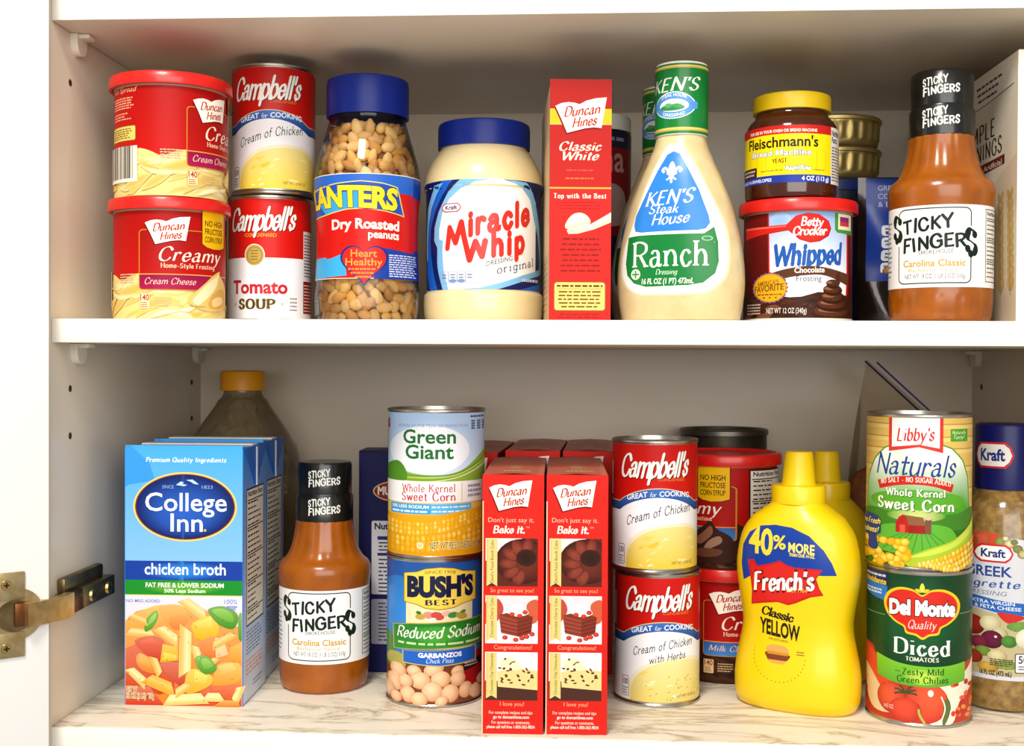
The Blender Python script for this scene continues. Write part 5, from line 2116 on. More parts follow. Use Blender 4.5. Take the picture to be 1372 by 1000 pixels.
def bush_art():
    R = 37.6
    A = Art(335, 958, 7.75, R, ystep=None, ky=8.05)
    A.wrap(52, 935, A.grad(52, 640, '#1d4f9c', '#2f7fd0'))
    A.ell(120, 420, 150, 260, '#2e86da', rim='#2468b4', n=30)
    # peas at the bottom
    A.wrap(690, 935, '#6d3a22')
    A.poly([(0, 560), (80, 520), (100, 700), (0, 720)], '#3c7a2a', True)
    A.poly([(40, 700), (70, 640), (140, 640), (160, 720)], '#a9a24a', True)
    A.poly([(500, 700), (640, 620), (720, 690), (720, 870), (560, 860)], '#a8181c', True)
    rnd = random.Random(8)
    beans = [(120, 740, 52, 42), (215, 735, 44, 36), (470, 740, 40, 34), (330, 720, 60, 40), (250, 790, 62, 52), (370, 780, 58, 50), (470, 785, 44, 46), (100, 815, 56, 56), (165, 800, 44, 42), (60, 870, 44, 46),
             (180, 880, 46, 52), (320, 855, 62, 60), (425, 870, 52, 56), (515, 860, 40, 50), (580, 880, 44, 46), (110, 905, 36, 34), (245, 905, 50, 44), (375, 915, 40, 30), (650, 890, 46, 44), (620, 820, 40, 36)]
    for x, y, rx, ry in beans:
        A.ell(x + 4, y + 7, rx, ry, '#8a4c2c', rnd.uniform(-30, 30))
        A.ell(x, y, rx, ry, '#f3cda4', rnd.uniform(-30, 30), rim='#c98a5c', hx=-.3, hy=-.4)
    A.poly([(500, 700), (610, 670), (612, 715), (505, 745)], '#1c1a1c')
    A.lines(510, 605, 690, 722, 2, '#c9b0a4', h=8, seed=2)
    # cream shield, gold badge
    A.rect(166, 300, 556, 600, '#e7dcae')
    for x, y, r, c in ((250, 400, 30, '#b9a03c'), (300, 390, 34, '#d88a7a'), (350, 395, 40, '#c4483a'), (400, 380, 26, '#e0b0a0'), (440, 392, 30, '#3a8a3a'), (490, 400, 34, '#a8983a'), (320, 420, 24, '#f0e6d8'), (240, 376, 16, '#3f6a2a'), (500, 376, 16, '#5a7a2a')):
        A.ell(x, y, r, r * .62, c, rnd.uniform(-20, 20), n=14)
    badge = [(155, 140), (230, 128), (280, 108), (363, 100), (446, 108), (496, 128), (574, 140), (574, 312), (496, 326), (446, 346), (363, 356), (280, 346), (230, 326), (155, 312)]
    A.poly([(363 + (x - 363) * 1.02, 228 + (y - 228) * 1.03) for x, y in badge], '#6a4a14')
    A.poly(badge, '#e8c53c')
    A.poly([(363 + (x - 363) * .96, 228 + (y - 228) * .94) for x, y in badge], '#edd050')
    A.text('SINCE 1908', 275, 455, 140, 18, '#7a5c1c', curve=6)
    A.text("BUSH'S", 172, 560, 276, 112, '#14183c', bold=.09, curve=3)
    A.text('BEST', 275, 460, 328, 30, '#14183c', 'slab')
    # green banner
    A.poly([(88, 462), (200, 442), (400, 432), (610, 424), (614, 592), (400, 596), (200, 604), (92, 614)], '#b9a03c')
    A.poly([(93, 466), (200, 447), (400, 437), (606, 429), (610, 587), (400, 591), (200, 599), (97, 609)], A.grad(430, 610, '#1f7a22', '#2a8a2c'))
    A.ell(350, 510, 180, 50, '#3fa02c', rim='#25802a', n=30)
    A.text('Reduced Sodium', 114, 602, 528, 66, '#f2f0e2', 'italic', wt=.17, thin=.06, slope=6)
    A.lines(120, 600, 556, 578, 1, '#c9dca0', h=13, seed=4, ragged=0)
    A.poly([(146, 612), (578, 596), (578, 690), (363, 704), (146, 690)], '#c9b45a')
    A.poly([(152, 614), (572, 600), (572, 684), (363, 698), (152, 684)], '#1c5fc0')
    A.text('GARBANZOS', 238, 492, 648, 26, '#eef2f8', bold=.07)
    A.text('Chick Peas', 286, 446, 682, 28, '#cfe0f4', 'italic')
    A.mm()
    facts_panel(A, 66, 112, -104, -12, seed=9)
    A.mm(False)
    return A


can_thing('food_can', 'chick pea can with a gold badge and green banner, below the sweet corn', 'chick peas', 37.9, 113.0, bush_art(), z3(-117.2, 104, ZB), fc(-117, 104), paper=FILM)
can_thing('food_can', 'sweet corn can with sky and green fields, standing on the chick peas', 'sweet corn', 38.0, 113.0, green_art(), z3(-116.4, 103.5, ZB + 113.1), fc(-116, 104))


# ---------------------------------------------------------------- brownie mix boxes
def brownie_front():
    A = Art(270, 1917, 9.2, None, step=500, ky=9.47)
    A.rect(71, 182, 469, 1915, '#d22319')
    A.rect(71, 360, 78, 1915, '#e9c9a0')
    book_logo(A, 113, 220, 392, 425)
    A.text("Don't just say it.", 108, 405, 500, 30, '#f0b8a0', bold=.0)
    A.text('Bake it.', 140, 345, 572, 46, '#f8e6d8', 'script', shear=.15, track=.06)
    A.text('TM', 352, 375, 540, 12, '#f0b8a0')

    def tag_strip(y0, y1):
        A.poly([(98, y0), (168, y0), (168, y1), (133, y1 - 22), (98, y1)], '#e0c87a')
        A.rect(102, y0, 105, y1 - 20, '#c9a84c')

    # bundt cake
    A.clip(92, 608, 430, 928)
    A.rect(92, 608, 430, 928, '#5a2418')
    A.poly([(92, 608), (330, 608), (240, 640), (180, 700), (92, 760)], '#e6dcd6')
    A.ell(330, 760, 175, 150, '#6e2c1c', rim='#3a140c', lay=4)
    for k in range(9):
        a = math.radians(110 + 34 * k)
        x, y = 345 + 105 * math.cos(a), 770 + 105 * math.sin(a)
        if 120 < x < 400 and 640 < y < 900:
            A.ell(x, y, 62, 38, '#8e3d2b', math.degrees(a), rim='#54201a', lay=5 + k, hx=-.2, hy=-.3)
    A.ell(356, 735, 66, 56, '#2c130e', rim='#3c1a13', lay=16)
    A.clip()
    tag_strip(612, 928)
    A.text('Devil’s Food Bundt Cake'.replace('’', "'"), 144, 420, 905, 20, '#6d4c1c', vert=True)
    A.text('So great to see you!', 125, 405, 968, 26, '#f2a880')
    # layered slice with cherries
    A.clip(92, 990, 432, 1310)
    A.rect(92, 990, 432, 1310, '#d9d4d8')
    A.rect(92, 1170, 432, 1310, '#eae6e6')
    A.poly([(92, 1040), (170, 1010), (210, 1080), (170, 1160), (92, 1180)], '#b8483a', True)
    A.poly([(360, 1050), (432, 1020), (432, 1150), (380, 1170)], '#c85a3a', True)
    A.poly([(180, 1120), (300, 1090), (400, 1130), (390, 1240), (310, 1265), (195, 1240)], '#7d3020')
    A.poly([(180, 1120), (300, 1150), (300, 1262), (195, 1240)], '#944030')
    for k in range(4):
        A.line([(190, 1145 + 26 * k), (300, 1172 + 25 * k), (392, 1142 + 26 * k)], 4, '#5c1e14')
    A.poly([(230, 1100), (260, 1060), (310, 1040), (350, 1070), (370, 1110), (300, 1130)], '#f3ece6', True)
    for x, y in ((265, 1115), (315, 1125), (350, 1100), (220, 1270), (290, 1285), (360, 1262), (395, 1245), (330, 1272)):
        A.ell(x, y, 18, 15, '#e04a34', rim='#9c1c14', n=12, hx=-.3, hy=-.3)
    A.clip()
    tag_strip(992, 1296)
    A.text('Chocolate Cherry Cake', 144, 400, 1270, 20, '#6d4c1c', vert=True)
    A.text('Congratulations!', 148, 395, 1349, 27, '#f2a880')
    # cheesecake bar
    A.rect(92, 1368, 432, 1690, '#f3efec')
    A.poly([(92, 1560), (200, 1560), (432, 1600), (432, 1690), (92, 1690)], '#4a2a22')
    A.poly([(170, 1500), (260, 1470), (432, 1490), (432, 1620), (175, 1600)], '#e6cc86')
    A.poly([(190, 1430), (240, 1400), (300, 1430), (330, 1480), (250, 1490), (195, 1480)], '#efe0b4', True)
    rnd = random.Random(6)
    for _ in range(26):
        x, y = rnd.uniform(180, 425), rnd.uniform(1410, 1590)
        if x > 320 and y < 1480:
            continue
        A.ell(x, y, rnd.uniform(8, 16), rnd.uniform(4, 9), '#5a3222', rnd.uniform(-60, 60), n=8)
    tag_strip(1372, 1680)
    A.text('Chocolate Chip Cheesecake', 144, 410, 1650, 20, '#6d4c1c', vert=True)
    A.text('I love you!', 190, 345, 1728, 27, '#f2a880')
    A.text('For complete recipes and tips', 118, 400, 1782, 20, '#f3cdbb', bold=.02)
    A.text('go to duncanhines.com', 145, 378, 1812, 20, '#f6dccf', bold=.04)
    A.text('For questions or comments,', 135, 385, 1848, 20, '#f3cdbb', bold=.02)
    A.text('please call toll free 1-800-362-9834', 104, 415, 1878, 20, '#f6dccf', bold=.03)
    return A


def brownie_side():
    A = Art(0, 0, 1, None, step=500)
    A.rect(1, -182, 154, -1, '#8d1a14')
    A.rect(0, -165, 3, -140, '#d9b03c')
    A.text('Duncan Hines', 20, 120, -140, 14, '#f0dcc8', 'italic')
    A.ell(80, -60, 55, 40, '#4a2016', rim='#2c120c')
    return A


def brownie_top(d):
    A = Art(0, 0, 1, None, step=500)
    A.rect(-21.4, -d + .5, 21.4, -.5, '#c0705a')
    A.rect(-21.4, -d + .5, 17, -.5, '#b8604e')
    A.lines(-8, 12, -26, -16, 1, '#d6b474', h=7, seed=3, ragged=.1)
    A.rect(-4, -60, 4, -34, '#a8824e')
    A.rect(-20, -90, 18, -64, '#b0503e')
    return A


def brownie_box(label, loc, rz, w=43.4, d=153, h=183.0, bulge=1.2):
    return box_thing('brownie_mix_box', label, 'brownie mix', w, d, h, '#8f1c14', loc, rz, front=brownie_front(), right=brownie_side(), top=brownie_top(d), bulge=bulge)


bb = brownie_box('front left one of the two red mix boxes showing three cake pictures', z3(-50.2, 8.5, ZB), 1.3)
dup(bb, 'front right one of the two red mix boxes showing three cake pictures, nearest the soup', z3(-5.3, 10.5, ZB), 1.3)
dup(bb, 'red mix box directly behind the front left box with three pictures, only its top showing', z3(-44, 174.5, ZB), -1.5, scale=(1.06, .96, 1.025))
dup(bb, 'red mix box directly behind the front right box with three pictures, only its top showing', z3(2.5, 176.5, ZB), -1, scale=(.98, .96, 1.025))
dup(bb, 'dim red mix box at the back, mostly hidden behind the sweet corn can', z3(-94.5, 170, ZB), -2, scale=(.98, .98, 1.015))

# ---------------------------------------------------------------- more soup, chocolate frosting
dup(soup, 'cream of chicken soup can on the lower shelf, upper can of its stack', z3(54.5, 113, ZB + 101.7), fc(54, 113) + 1)
can_thing('soup_can', 'cream of chicken with herbs soup can, bottom of the lower-shelf stack', 'soup can', 33.4, 101.6, soup_art('herbs'), z3(57.2, 114.2, ZB), fc(57, 114) + 4)
mt = make_tub('frosting_tub', 'lower milk chocolate frosting tub, behind the soup and mustard', 'frosting', tub_art('milk'), z3(120.3, 196, ZB), fc(120, 196) + 6, scale=1.045)
dup(mt, 'upper milk chocolate frosting tub with its yellow badge to the front, behind the mustard', z3(119, 196, ZB + 93.8), fc(119, 196) - 64)
t = thing('food_can', 'tall tin with a dark lid, half hidden at the back behind the chocolate frosting', 'can', z3(128, 292, ZB))
b = MB()
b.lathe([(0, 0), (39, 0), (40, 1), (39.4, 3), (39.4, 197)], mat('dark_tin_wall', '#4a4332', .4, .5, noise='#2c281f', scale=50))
b.obj('can_body', t)
b = MB()
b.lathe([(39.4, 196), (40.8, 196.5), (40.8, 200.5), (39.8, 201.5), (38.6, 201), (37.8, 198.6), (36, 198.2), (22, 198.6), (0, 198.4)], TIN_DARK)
b.obj('lid', t)

# ---------------------------------------------------------------- mustard
MUST = mat('yellow_mustard_bottle', '#f2cd06', 0.36, sss=0.08, coat=0.15)
MP = finer([(41, 23, 0), (44.5, 26, 2), (47, 29.5, 8), (47.6, 31, 20), (46.8, 30, 32), (43.5, 27, 50), (41.6, 26.2, 62), (42.2, 26.4, 72), (45.2, 27.6, 90), (46.9, 28.2, 107), (45.2, 27.8, 122), (41.8, 26.6, 134), (34.5, 23.6, 145), (25, 20.5, 152), (20.4, 19, 155.5), (19, 18.5, 158)], 3)


def mustard_art():
    A = Art(312, 962, 6.1, None, step=2.5, ystep=3, ky=6.42)
    blue = '#143c98'
    A.poly([(92, 342), (80, 260), (85, 170), (120, 105), (180, 68), (250, 58), (330, 66), (410, 100), (475, 165), (510, 225), (530, 282), (430, 285), (300, 290), (160, 300)], blue)
    A.text('40', 120, 245, 200, 118, '#f5d63a', bold=.04, slope=-4)
    A.text('%', 245, 306, 170, 62, '#f5d63a', bold=.03)
    A.text('MORE', 318, 436, 182, 42, '#f5e06a', bold=.05, slope=-3)
    A.text('THAN OUR 14 OZ.', 322, 438, 202, 15, '#f5e06a', bold=.05, slope=-2)
    A.poly([(118, 238), (150, 232), (170, 262), (230, 246), (280, 226), (310, 244), (350, 254), (420, 254), (472, 256), (445, 300), (458, 345), (476, 378), (420, 390), (350, 426), (318, 438), (270, 428), (200, 440), (135, 456), (140, 380), (130, 300)], '#c41a16')
    A.poly([(134, 250), (170, 268), (235, 252), (282, 234), (315, 252), (355, 262), (465, 262), (438, 300), (450, 345), (466, 372), (415, 382), (345, 416), (316, 428), (270, 420), (200, 430), (142, 446), (146, 380), (138, 300)], '#d5241c')
    A.text("French's", 150, 438, 368, 88, '#f9f4ec', 'serif', wt=.24, thin=.1, shear=.08, slope=16, track=.06, edge='#6a0f0c', ew=2.5)
    A.text('Since 1904', 310, 404, 372, 16, '#f0c83a', slope=3)
    A.text('Classic', 190, 345, 506, 40, '#1f1a10', 'script', slope=-14, shear=.25)
    A.text('YELLOW', 180, 372, 594, 68, '#241c0c', bold=.05, slope=-12)
    A.text('MUSTARD', 228, 318, 617, 11, '#6a5612', slope=-3)
    A.poly([(222, 645), (260, 636), (305, 640), (322, 658), (316, 672), (224, 668)], '#dba052', True)
    A.poly([(218, 672), (322, 676), (324, 696), (300, 712), (240, 716), (220, 696)], '#7a3c1a', True)
    A.poly([(224, 666), (322, 670), (320, 682), (222, 680)], '#c9882c')
    A.poly([(226, 706), (316, 706), (300, 722), (245, 722)], '#d8a050')
    for k in range(22):
        a = math.radians(195 - 9.2 * k)
        A.ell(277 + 122 * math.cos(a), 690 + 118 * math.sin(a), 3.6, 2.4, '#8a6d14', 90 - math.degrees(a), n=6)
    A.lines(360, 402, 652, 676, 2, '#8a6d14', h=6, seed=2)
    return A


def mustard_bottle(label, loc, rz):
    t = thing('mustard_bottle', label, 'mustard', loc, rz)
    b = MB()
    b.oval(MP, MUST, n=2.5)
    b.obj('bottle', t)
    MB().art(mustard_art(), on_oval(MP, 2.5), FILM).obj('label', t)
    b = MB()
    b.lathe([(19, 155.8), (20.3, 156), (20.4, 168), (19.6, 169.4), (13.4, 170), (12.6, 171.2), (10.6, 193.4), (9.6, 195), (0, 195.2)], MUST)
    b.obj('nozzle_cap', t)
    return t


mb = mustard_bottle('front yellow mustard squeeze bottle with blue dome and red flag on its label', z3(163.2, 97, ZB), -27)
dup(mb, 'second yellow mustard bottle, hidden behind the front one up to its nozzle', z3(198, 169, ZB), 219, scale=(.95, .95, .975))


# ---------------------------------------------------------------- corn on diced tomatoes
def libby_art():
    R = 37.6
    A = Art(372, 970, 8.35, R, ystep=None, ky=8.2)
    A.wrap(66, 950, '#dfba62')
    for i, y in enumerate((100, 175, 245, 350, 480)):
        A.wrap(y, y + 4, '#a8762c')
        A.wrap(y + 8, y + 30, '#e8ca7a')
    # arched window of the scene
    arch = [(65, 640), (80, 440), (120, 320), (180, 250), (280, 215), (372, 205), (470, 215), (560, 250), (620, 320), (650, 420), (665, 640)]
    A.poly([(372 + (x - 372) * 1.02, 640 + (y - 640) * 1.02) for x, y in arch], '#4d9a24')
    A.poly(arch, A.grad(300, 560, '#f3f5ec', '#4aa022'))
    A.ell(365, 560, 270, 70, '#57a528', n=40)
    A.wrap(640, 950, '#2f6f1c')
    A.poly([(40, 640), (120, 610), (260, 640), (372, 660), (480, 640), (600, 630), (690, 600), (700, 720), (40, 720)], '#3f7f24', True)
    A.ell(360, 645, 170, 34, '#c9d67a', rim='#4f9028', n=30)
    A.poly([(150, 720), (372, 690), (560, 720), (560, 860), (150, 860)], '#5fae34', True)
    for k in range(-4, 5):
        A.line([(372 + 18 * k, 740), (340 + 60 * k, 860)], 5, '#3f8a24')
    # barn
    A.poly([(244, 690), (262, 655), (285, 640), (306, 655), (318, 690), (318, 746), (244, 746)], '#b3241c')
    A.rect(318, 690, 412, 748, '#9c1c18')
    A.poly([(285, 640), (400, 652), (414, 700), (318, 700), (306, 655)], '#8a5a3a')
    A.rect(268, 700, 298, 746, '#d8553e')
    A.rect(412, 660, 446, 748, '#7a4a36')
    A.ell(429, 656, 18, 12, '#c9b8a4')
    # husk and cob
    A.poly([(300, 900), (420, 840), (560, 790), (650, 720), (705, 640), (720, 760), (620, 850), (480, 900), (330, 945)], '#a9c22c', True)
    A.poly([(330, 890), (450, 840), (580, 790), (680, 690), (690, 720), (600, 815), (460, 870)], '#c9da52', True)
    A.poly([(330, 945), (480, 900), (620, 850), (720, 760), (740, 950)], '#e3b21c')
    for row in range(4):
        kernel_rows(A, [(370 + 40 * row, 935 + 4 * row), (520 + 20 * row, 890 + 24 * row), (640 + 8 * row, 830 + 30 * row), (725, 765 + 40 * row)], 16 - row, 19, ['#f7dc5c', '#fae88a', '#f0c63a'], row)
    rnd = random.Random(4)
    for _ in range(46):
        A.ell(rnd.uniform(40, 310), rnd.uniform(800, 945), 27, 23, rnd.choice(['#f6cf2a', '#fbe05a', '#eeb81c']), rnd.uniform(-40, 40), rim='#d49a14', n=12, hx=-.3, hy=-.4)
    # blue freshness seal
    A.poly([(40, 665), (110, 655), (152, 680), (158, 760), (135, 780), (140, 860), (85, 860), (84, 790), (40, 770)], '#233a80', True)
    A.text('Farm Fresh', 30, 158, 712, 34, '#f0e27a', 'italic', wt=.2, thin=.1, edge='#1a2440', ew=3)
    A.text('Goodness!', 30, 150, 764, 34, '#f0e27a', 'italic', wt=.2, thin=.1, edge='#1a2440', ew=3)
    # flag badge
    A.poly([(200, 66), (510, 66), (510, 272), (372, 238), (200, 268)], '#d2382c')
    A.poly([(218, 66), (490, 66), (490, 244), (372, 222), (218, 240)], '#f6f2ee')
    A.text("Libby's", 246, 462, 200, 76, '#cf3030', 'italic', wt=.19, thin=.06, shear=.2, slope=3, track=.06)
    A.text('Naturals', 130, 586, 405, 118, '#23408c', 'hand', wt=.13, thin=.06, shear=.25, slope=-6, track=.05)
    A.band([(135, 446), (250, 415), (365, 408), (470, 422), (572, 458)], [(148, 496), (250, 468), (365, 460), (470, 472), (560, 505)], '#c8281e')
    A.text('NO SALT - NO SUGAR ADDED', 155, 555, 468, 27, '#f4e4d4', 'slab', curve=24, slope=-2)
    for dx, dy, c in ((3, 4, '#2b5a1c'), (0, 0, '#f6f2e2')):
        A.text('Whole Kernel', 185 + dx, 525 + dx, 530 + dy, 42, c, 'serif', wt=.2, thin=.1, slope=-3)
        A.text('Sweet Corn', 138 + dx, 575 + dx, 612 + dy, 62, c, 'serif', wt=.22, thin=.1, slope=-8)
    A.rect(552, 130, 650, 204, '#4f9a28')
    A.text('Naturally', 560, 640, 160, 20, '#e2eec4', 'italic')
    A.text('Tasty!', 570, 632, 188, 20, '#e2eec4', 'italic')
    A.mm()
    facts_panel(A, 66, 112, -104, -16, seed=12)
    A.mm(False)
    return A


def delmonte_art():
    R = 37.6
    A = Art(370, 944, 8.15, R, ystep=None, ky=7.95)
    A.wrap(70, 918, '#0d3d1e')
    A.ell(370, 330, 240, 260, '#165a2c', rim='#0d3d1e', n=36)
    # fruit below
    A.band([(-400, 560), (60, 500), (150, 570), (370, 620), (600, 590), (700, 560), (1100, 560)], [(-400, 918), (60, 918), (150, 918), (370, 918), (600, 918), (700, 918), (1100, 918)], '#b8321c')
    A.poly([(50, 520), (110, 540), (190, 650), (240, 760), (160, 820), (60, 700)], '#d8452a', True)
    A.poly([(60, 640), (100, 660), (190, 790), (230, 870), (120, 880), (70, 780)], '#e0c49a', True)
    A.poly([(450, 700), (560, 680), (640, 620), (690, 560), (680, 700), (600, 800), (560, 918), (440, 918)], '#ece2cc', True)
    A.ell(220, 790, 80, 90, '#e25636', rim='#a8281a', hx=-.2, hy=-.3)
    A.ell(420, 800, 120, 116, '#ee5a36', rim='#b02a1c', hx=.25, hy=-.45)
    A.ell(300, 850, 90, 72, '#e04c30', rim='#a8281a', hx=-.2, hy=-.4)
    A.ell(440, 742, 16, 20, '#fbe4d4')
    for a in (-160, -120, -60, -25, 10, 160):
        r = math.radians(a)
        A.line([(300, 750), (300 + 40 * math.cos(r), 744 + 26 * math.sin(r)), (300 + 66 * math.cos(r), 748 + 44 * math.sin(r))], 11, '#3c4a2a', smooth=True)
    A.line([(375, 836), (380, 870), (408, 915)], 14, '#a8b04a', smooth=True)
    A.poly([(515, 790), (540, 778), (552, 840), (524, 916), (506, 916)], '#5a6a34', True)
    A.line([(498, 760), (520, 830), (494, 916)], 8, '#f3ead8', smooth=True)
    A.line([(640, 690), (570, 790), (538, 916)], 8, '#f3ead8', smooth=True)
    rnd = random.Random(11)
    for _ in range(60):
        x = rnd.choice((rnd.uniform(560, 760), rnd.uniform(0, 70)))
        A.ell(x, rnd.uniform(690, 910), 17, 13, rnd.choice(['#d8371f', '#e4563a', '#b8281a', '#e8863a']), rnd.uniform(0, 90), n=6)
    A.line([(60, 318), (180, 318)], 5, '#5f9a4c')
    A.line([(596, 290), (700, 290)], 5, '#5f9a4c')
    A.poly([(40, 50), (192, 66), (192, 238), (120, 226), (40, 190)], '#1c2a5a')
    A.poly([(40, 120), (192, 150), (192, 238), (120, 226), (40, 190)], '#2b74c0')
    A.lines(60, 185, 84, 104, 1, '#c9d0e6', h=13, seed=2, ragged=0)
    A.text('Antioxidants', 40, 186, 138, 30, '#e8c23a', bold=.05, slope=-6)
    A.lines(64, 165, 170, 205, 2, '#cfe2f4', h=11, seed=3)
    # shield
    sh = [(388, 180), (440, 150), (510, 148), (570, 180), (598, 235), (585, 300), (540, 345), (495, 370), (480, 405), (430, 415), (392, 436), (352, 415), (300, 405), (285, 370), (235, 345), (190, 300), (174, 235), (200, 175), (262, 144), (335, 150)]
    A.poly([(388 + (x - 388) * 1.0, 285 + (y - 285) * 1.0) for x, y in sh], '#f2c522', True)
    A.poly([(388 + (x - 388) * .93, 285 + (y - 285) * .91) for x, y in sh], '#d3281c', True)
    A.poly([(388, 112), (402, 140), (388, 166), (374, 140)], '#f2d84a', True)
    for s in (-1, 1):
        A.poly([(388 + s * 6, 166), (388 + s * 14, 148), (388 + s * 40, 148), (388 + s * 26, 164)], '#e8c22a', True)
    A.text('Del Monte', 205, 572, 300, 78, '#f8f3ea', bold=.09, curve=6, edge='#2a1410', ew=5)
    A.text('Quality', 312, 470, 374, 46, '#f4ded0', 'italic', wt=.13, thin=.05)
    A.text('Diced', 232, 545, 526, 88, '#f4f4ea', 'serif', wt=.2, thin=.06, slope=-2)
    A.text('TOMATOES', 300, 484, 562, 22, '#f0f0e2', 'serif', wt=.2, thin=.1)
    A.band([(135, 546), (250, 578), (400, 590), (520, 586), (628, 570)], [(142, 672), (250, 700), (400, 708), (520, 700), (628, 680)], A.grad(560, 700, '#7cc02e', '#5aa528'))
    A.ell(400, 652, 110, 44, '#b4dc4a', rim='#6cb42c', n=30)
    A.text('with', 240, 268, 634, 14, '#2a5a1c')
    A.text('Zesty Mild', 280, 512, 640, 35, '#1f4f16', 'serif', slope=4, wt=.18, thin=.08)
    A.text('Green Chilies', 252, 536, 686, 36, '#1f4f16', 'serif', slope=3, wt=.18, thin=.08)
    A.text('14.5 OZ', 180, 232, 855, 22, '#f0dcc4')
    A.mm()
    facts_panel(A, 62, 112, -104, -12, seed=15)
    A.mm(False)
    return A


can_thing('food_can', 'dark green diced tomatoes can with a red shield, below the other corn can', 'diced tomatoes', 37.9, 113.0, delmonte_art(), z3(250, 81.5, ZB), fc(250, 81), paper=FILM)
can_thing('food_can', 'yellow wood-grain sweet corn can with a red barn, on the diced tomatoes', 'sweet corn', 37.9, 113.0, libby_art(), z3(249, 82, ZB + 113.1), fc(247, 81))


# ---------------------------------------------------------------- vinaigrette bottle
VIN = mat('herb_vinaigrette', '#6f5228', 0.16, noise='#9a7c44', scale=190, coat=0.5)
NAVYCAP = mat('navy_cap', '#0e145c', 0.34, spec=.35)
VP = finer([(28, 0), (32.5, 2), (34.2, 8), (34.4, 30), (34.4, 110), (33.8, 128), (31.4, 146), (27, 158), (23, 164), (20.6, 168)], 3)


def vin_art():
    R = 34.5
    A = Art(248, 1170, 8.1, R, ystep=4, ky=7.9)
    A.mm()
    A.band([(u, -132 + 10 * (min(1, abs(u + 10) / 60)) ** 2) for u in range(-75, 56, 5)], [(u, -25) for u in range(-75, 56, 5)], '#cbced6')
    A.mm(False)
    A.poly([(-150, 180), (0, 110), (100, 95), (190, 110), (180, 200), (-150, 230)], '#c8432a')
    for x, y, r, c in ((90, 140, 50, '#d8553a'), (30, 160, 46, '#b8382a'), (200, 150, 34, '#8aa04a'), (250, 160, 36, '#d9d2a0'), (300, 190, 30, '#7a8a3c'), (330, 220, 34, '#c8c48a'), (280, 150, 22, '#5f7a30'), (230, 130, 22, '#e0d9b4')):
        A.ell(x, y, r, r * .8, c, rim='#6a5a2c', n=14)
    lozenge(A, 162, 222, 228, 108)
    A.text('GREEK', 20, 270, 358, 58, '#23408c', bold=.03)
    A.text('vinaigrette', -60, 318, 424, 44, '#2a4f9a', 'italic', wt=.16, thin=.1, shear=.15, track=.12)
    A.text('DRESSING', 20, 242, 472, 26, '#6a7894', shear=.2)
    A.band([(-140, 470), (50, 478), (200, 500), (420, 520)], [(-140, 548), (50, 552), (200, 575), (420, 600)], '#2560b0')
    A.text('WITH EXTRA VIRGIN', -30, 285, 522, 20, '#e4ecf8', slope=-6, bold=.02)
    A.text('OLIVE OIL & FETA CHEESE', -40, 322, 550, 20, '#e4ecf8', slope=-8, bold=.02)
    # salad
    A.poly([(-150, 570), (60, 560), (240, 590), (430, 610), (430, 900), (300, 945), (60, 945), (-150, 930)], '#b9ad84', True)
    A.poly([(190, 570), (340, 590), (300, 620), (240, 630)], '#c22a22', True)
    for x, y, rx, ry, c, k in ((60, 660, 60, 60, '#a8281f', '#5a1410'), (150, 640, 60, 46, '#ddd6b0', '#a89c6a'), (200, 700, 50, 40, '#cfc79a', '#8f8450'), (160, 735, 62, 54, '#6a1a3c', '#3a0c20'), (90, 760, 50, 40, '#8a2a48', '#4a1022'),
                            (255, 740, 46, 36, '#4f8a34', '#2a5a1c'), (110, 810, 46, 30, '#7a9a3c', '#4a6a20'), (190, 830, 56, 36, '#d8cfa0', '#9c9058'), (60, 850, 50, 40, '#a83a24', '#6a1c12'), (320, 650, 80, 30, '#6f9a44', '#3f6a24'),
                            (350, 720, 60, 60, '#e6e2d0', '#b8b090'), (240, 880, 70, 26, '#8aa04a', '#5a7028'), (140, 900, 60, 30, '#c9a04a', '#8a6a28'), (-30, 740, 80, 70, '#7a8a3a', '#4a5a1c')):
        A.ell(x, y, rx, ry, c, rim=k, hx=-.3, hy=-.4, n=16)
    A.ell(180, 716, 8, 7, '#f0dce0')
    A.lines(150, 285, 845, 890, 4, '#3a3424', h=6, seed=3)
    A.text('16 FL OZ (473 mL)', 95, 270, 945, 26, '#241f18', bold=.04)
    A.rrect(288, 808, 400, 925, 10, '#3a3c48')
    A.rrect(293, 813, 395, 920, 8, '#dfe0e6')
    A.text('50', 308, 362, 866, 44, '#2a2c34', bold=.02)
    A.lines(308, 385, 878, 908, 2, '#5a5c68', h=8, seed=4)
    A.mm()
    facts_panel(A, 58, 96, -118, -32, seed=18)
    A.mm(False)
    return A


t = thing('dressing_bottle', 'herb vinaigrette bottle with a tall navy cap by the right wall', 'salad dressing', z3(325, 119, ZB), fc(325, 119) + 5)
b = MB()
b.lathe([(0, 1)] + VP + [(0, 168)], VIN, 90)
b.obj('filled_bottle', t)
MB().art(vin_art(), on_lathe([(r + .1, z) for r, z in VP], 34.5), FILM).obj('label', t)
b = MB()
b.lathe([(20, 166), (22.2, 166.6), (22.2, 214), (21.4, 216), (18, 216.6), (0, 216.4)], NAVYCAP)
A = Art(0, 0, 1, step=2)
lozenge(A, -12, -193, 33, 20)
b.art(A, on_can(22.3), FILM)
b.obj('cap', t)

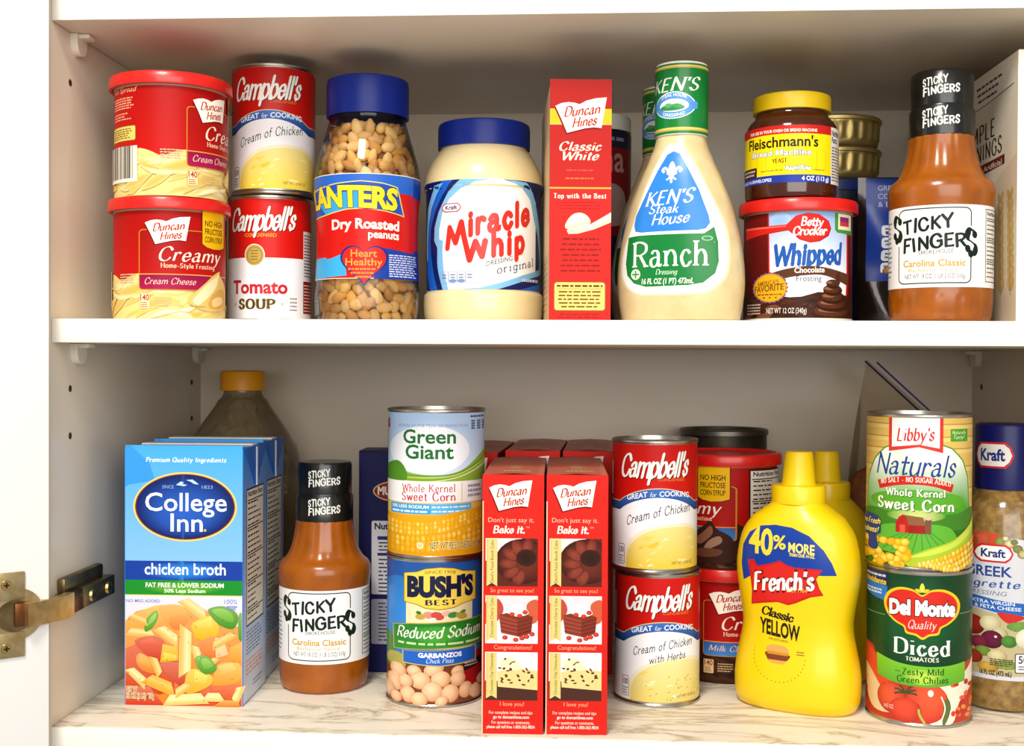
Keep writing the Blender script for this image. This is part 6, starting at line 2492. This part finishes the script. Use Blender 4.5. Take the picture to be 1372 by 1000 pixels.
# ---------------------------------------------------------------- zip bag behind the corn
t = thing('zip_bag', 'clear zip bag with a purple seal, sagging behind the red barn corn can', 'bag', (0, 0, 0))
n = 18
C4 = [Vector((.236, .235, .001)), Vector((.335, .235, .001)), Vector((.338, .262, .190)), Vector((.2515, .262, .2665))]
vs, fs = [], []
for s in (1, -1):
    for j in range(n + 1):
        for i in range(n + 1):
            a, c = i / n, j / n
            p = C4[0].lerp(C4[1], a).lerp(C4[3].lerp(C4[2], a), c)
            e = (4 * a * (1 - a)) ** .6
            bul = .026 * e * max(0, 1 - c) ** .55 + .0012
            p = p + Vector((0, -s * bul * (1 + .1 * math.sin(9 * a + 7 * c)), 0))
            p.x -= .012 * math.sin(math.pi * c) * (1 - a)
            vs.append(p)
k = (n + 1) ** 2
for j in range(n):
    for i in range(n):
        q = j * (n + 1) + i
        fs += [(q, q + 1, q + n + 2, q + n + 1), (k + q + n + 1, k + q + n + 2, k + q + 1, k + q)]
b = MB()
b.add(vs, fs, clear('zip_bag_film', '#f4efe6', .6, .12, .025, '#9a9084'))
b.obj('bag_film', t)
for off, c in ((0.0, '#2c1c66'), (.012, '#3c4a86')):
    b = MB()
    d = (C4[3] - C4[0]).normalized() * -off
    p0, p1 = C4[3] + d + Vector((-.002 + off * .9, -.0016, -.0015 + off * .9)), C4[2] + d + Vector((-.006 + off * .9, -.0016, off * .9 - .001))
    b.cyl(p0 * 1000, p1 * 1000, .85, mat('zip_' + c[1:], c, .4), 10)
    b.obj('zip_seal', t)
b = MB()
bm = bmesh.new()
bmesh.ops.create_icosphere(bm, subdivisions=4, radius=1)
rnd = random.Random(3)
for v in bm.verts:
    p = v.co.copy()
    w = 1 + .08 * math.sin(7 * p.x + 3 * p.z) + .06 * math.sin(9 * p.z - 4 * p.x)
    v.co = Vector((.269 + .038 * p.x * w, .242 + .018 * p.y * w, .101 + .098 * p.z * w))
b.bm(bm, mat('brown_sugar', '#8a4e1e', .7, noise='#6a3810', scale=120, bump=.5))
b.obj('contents', t)
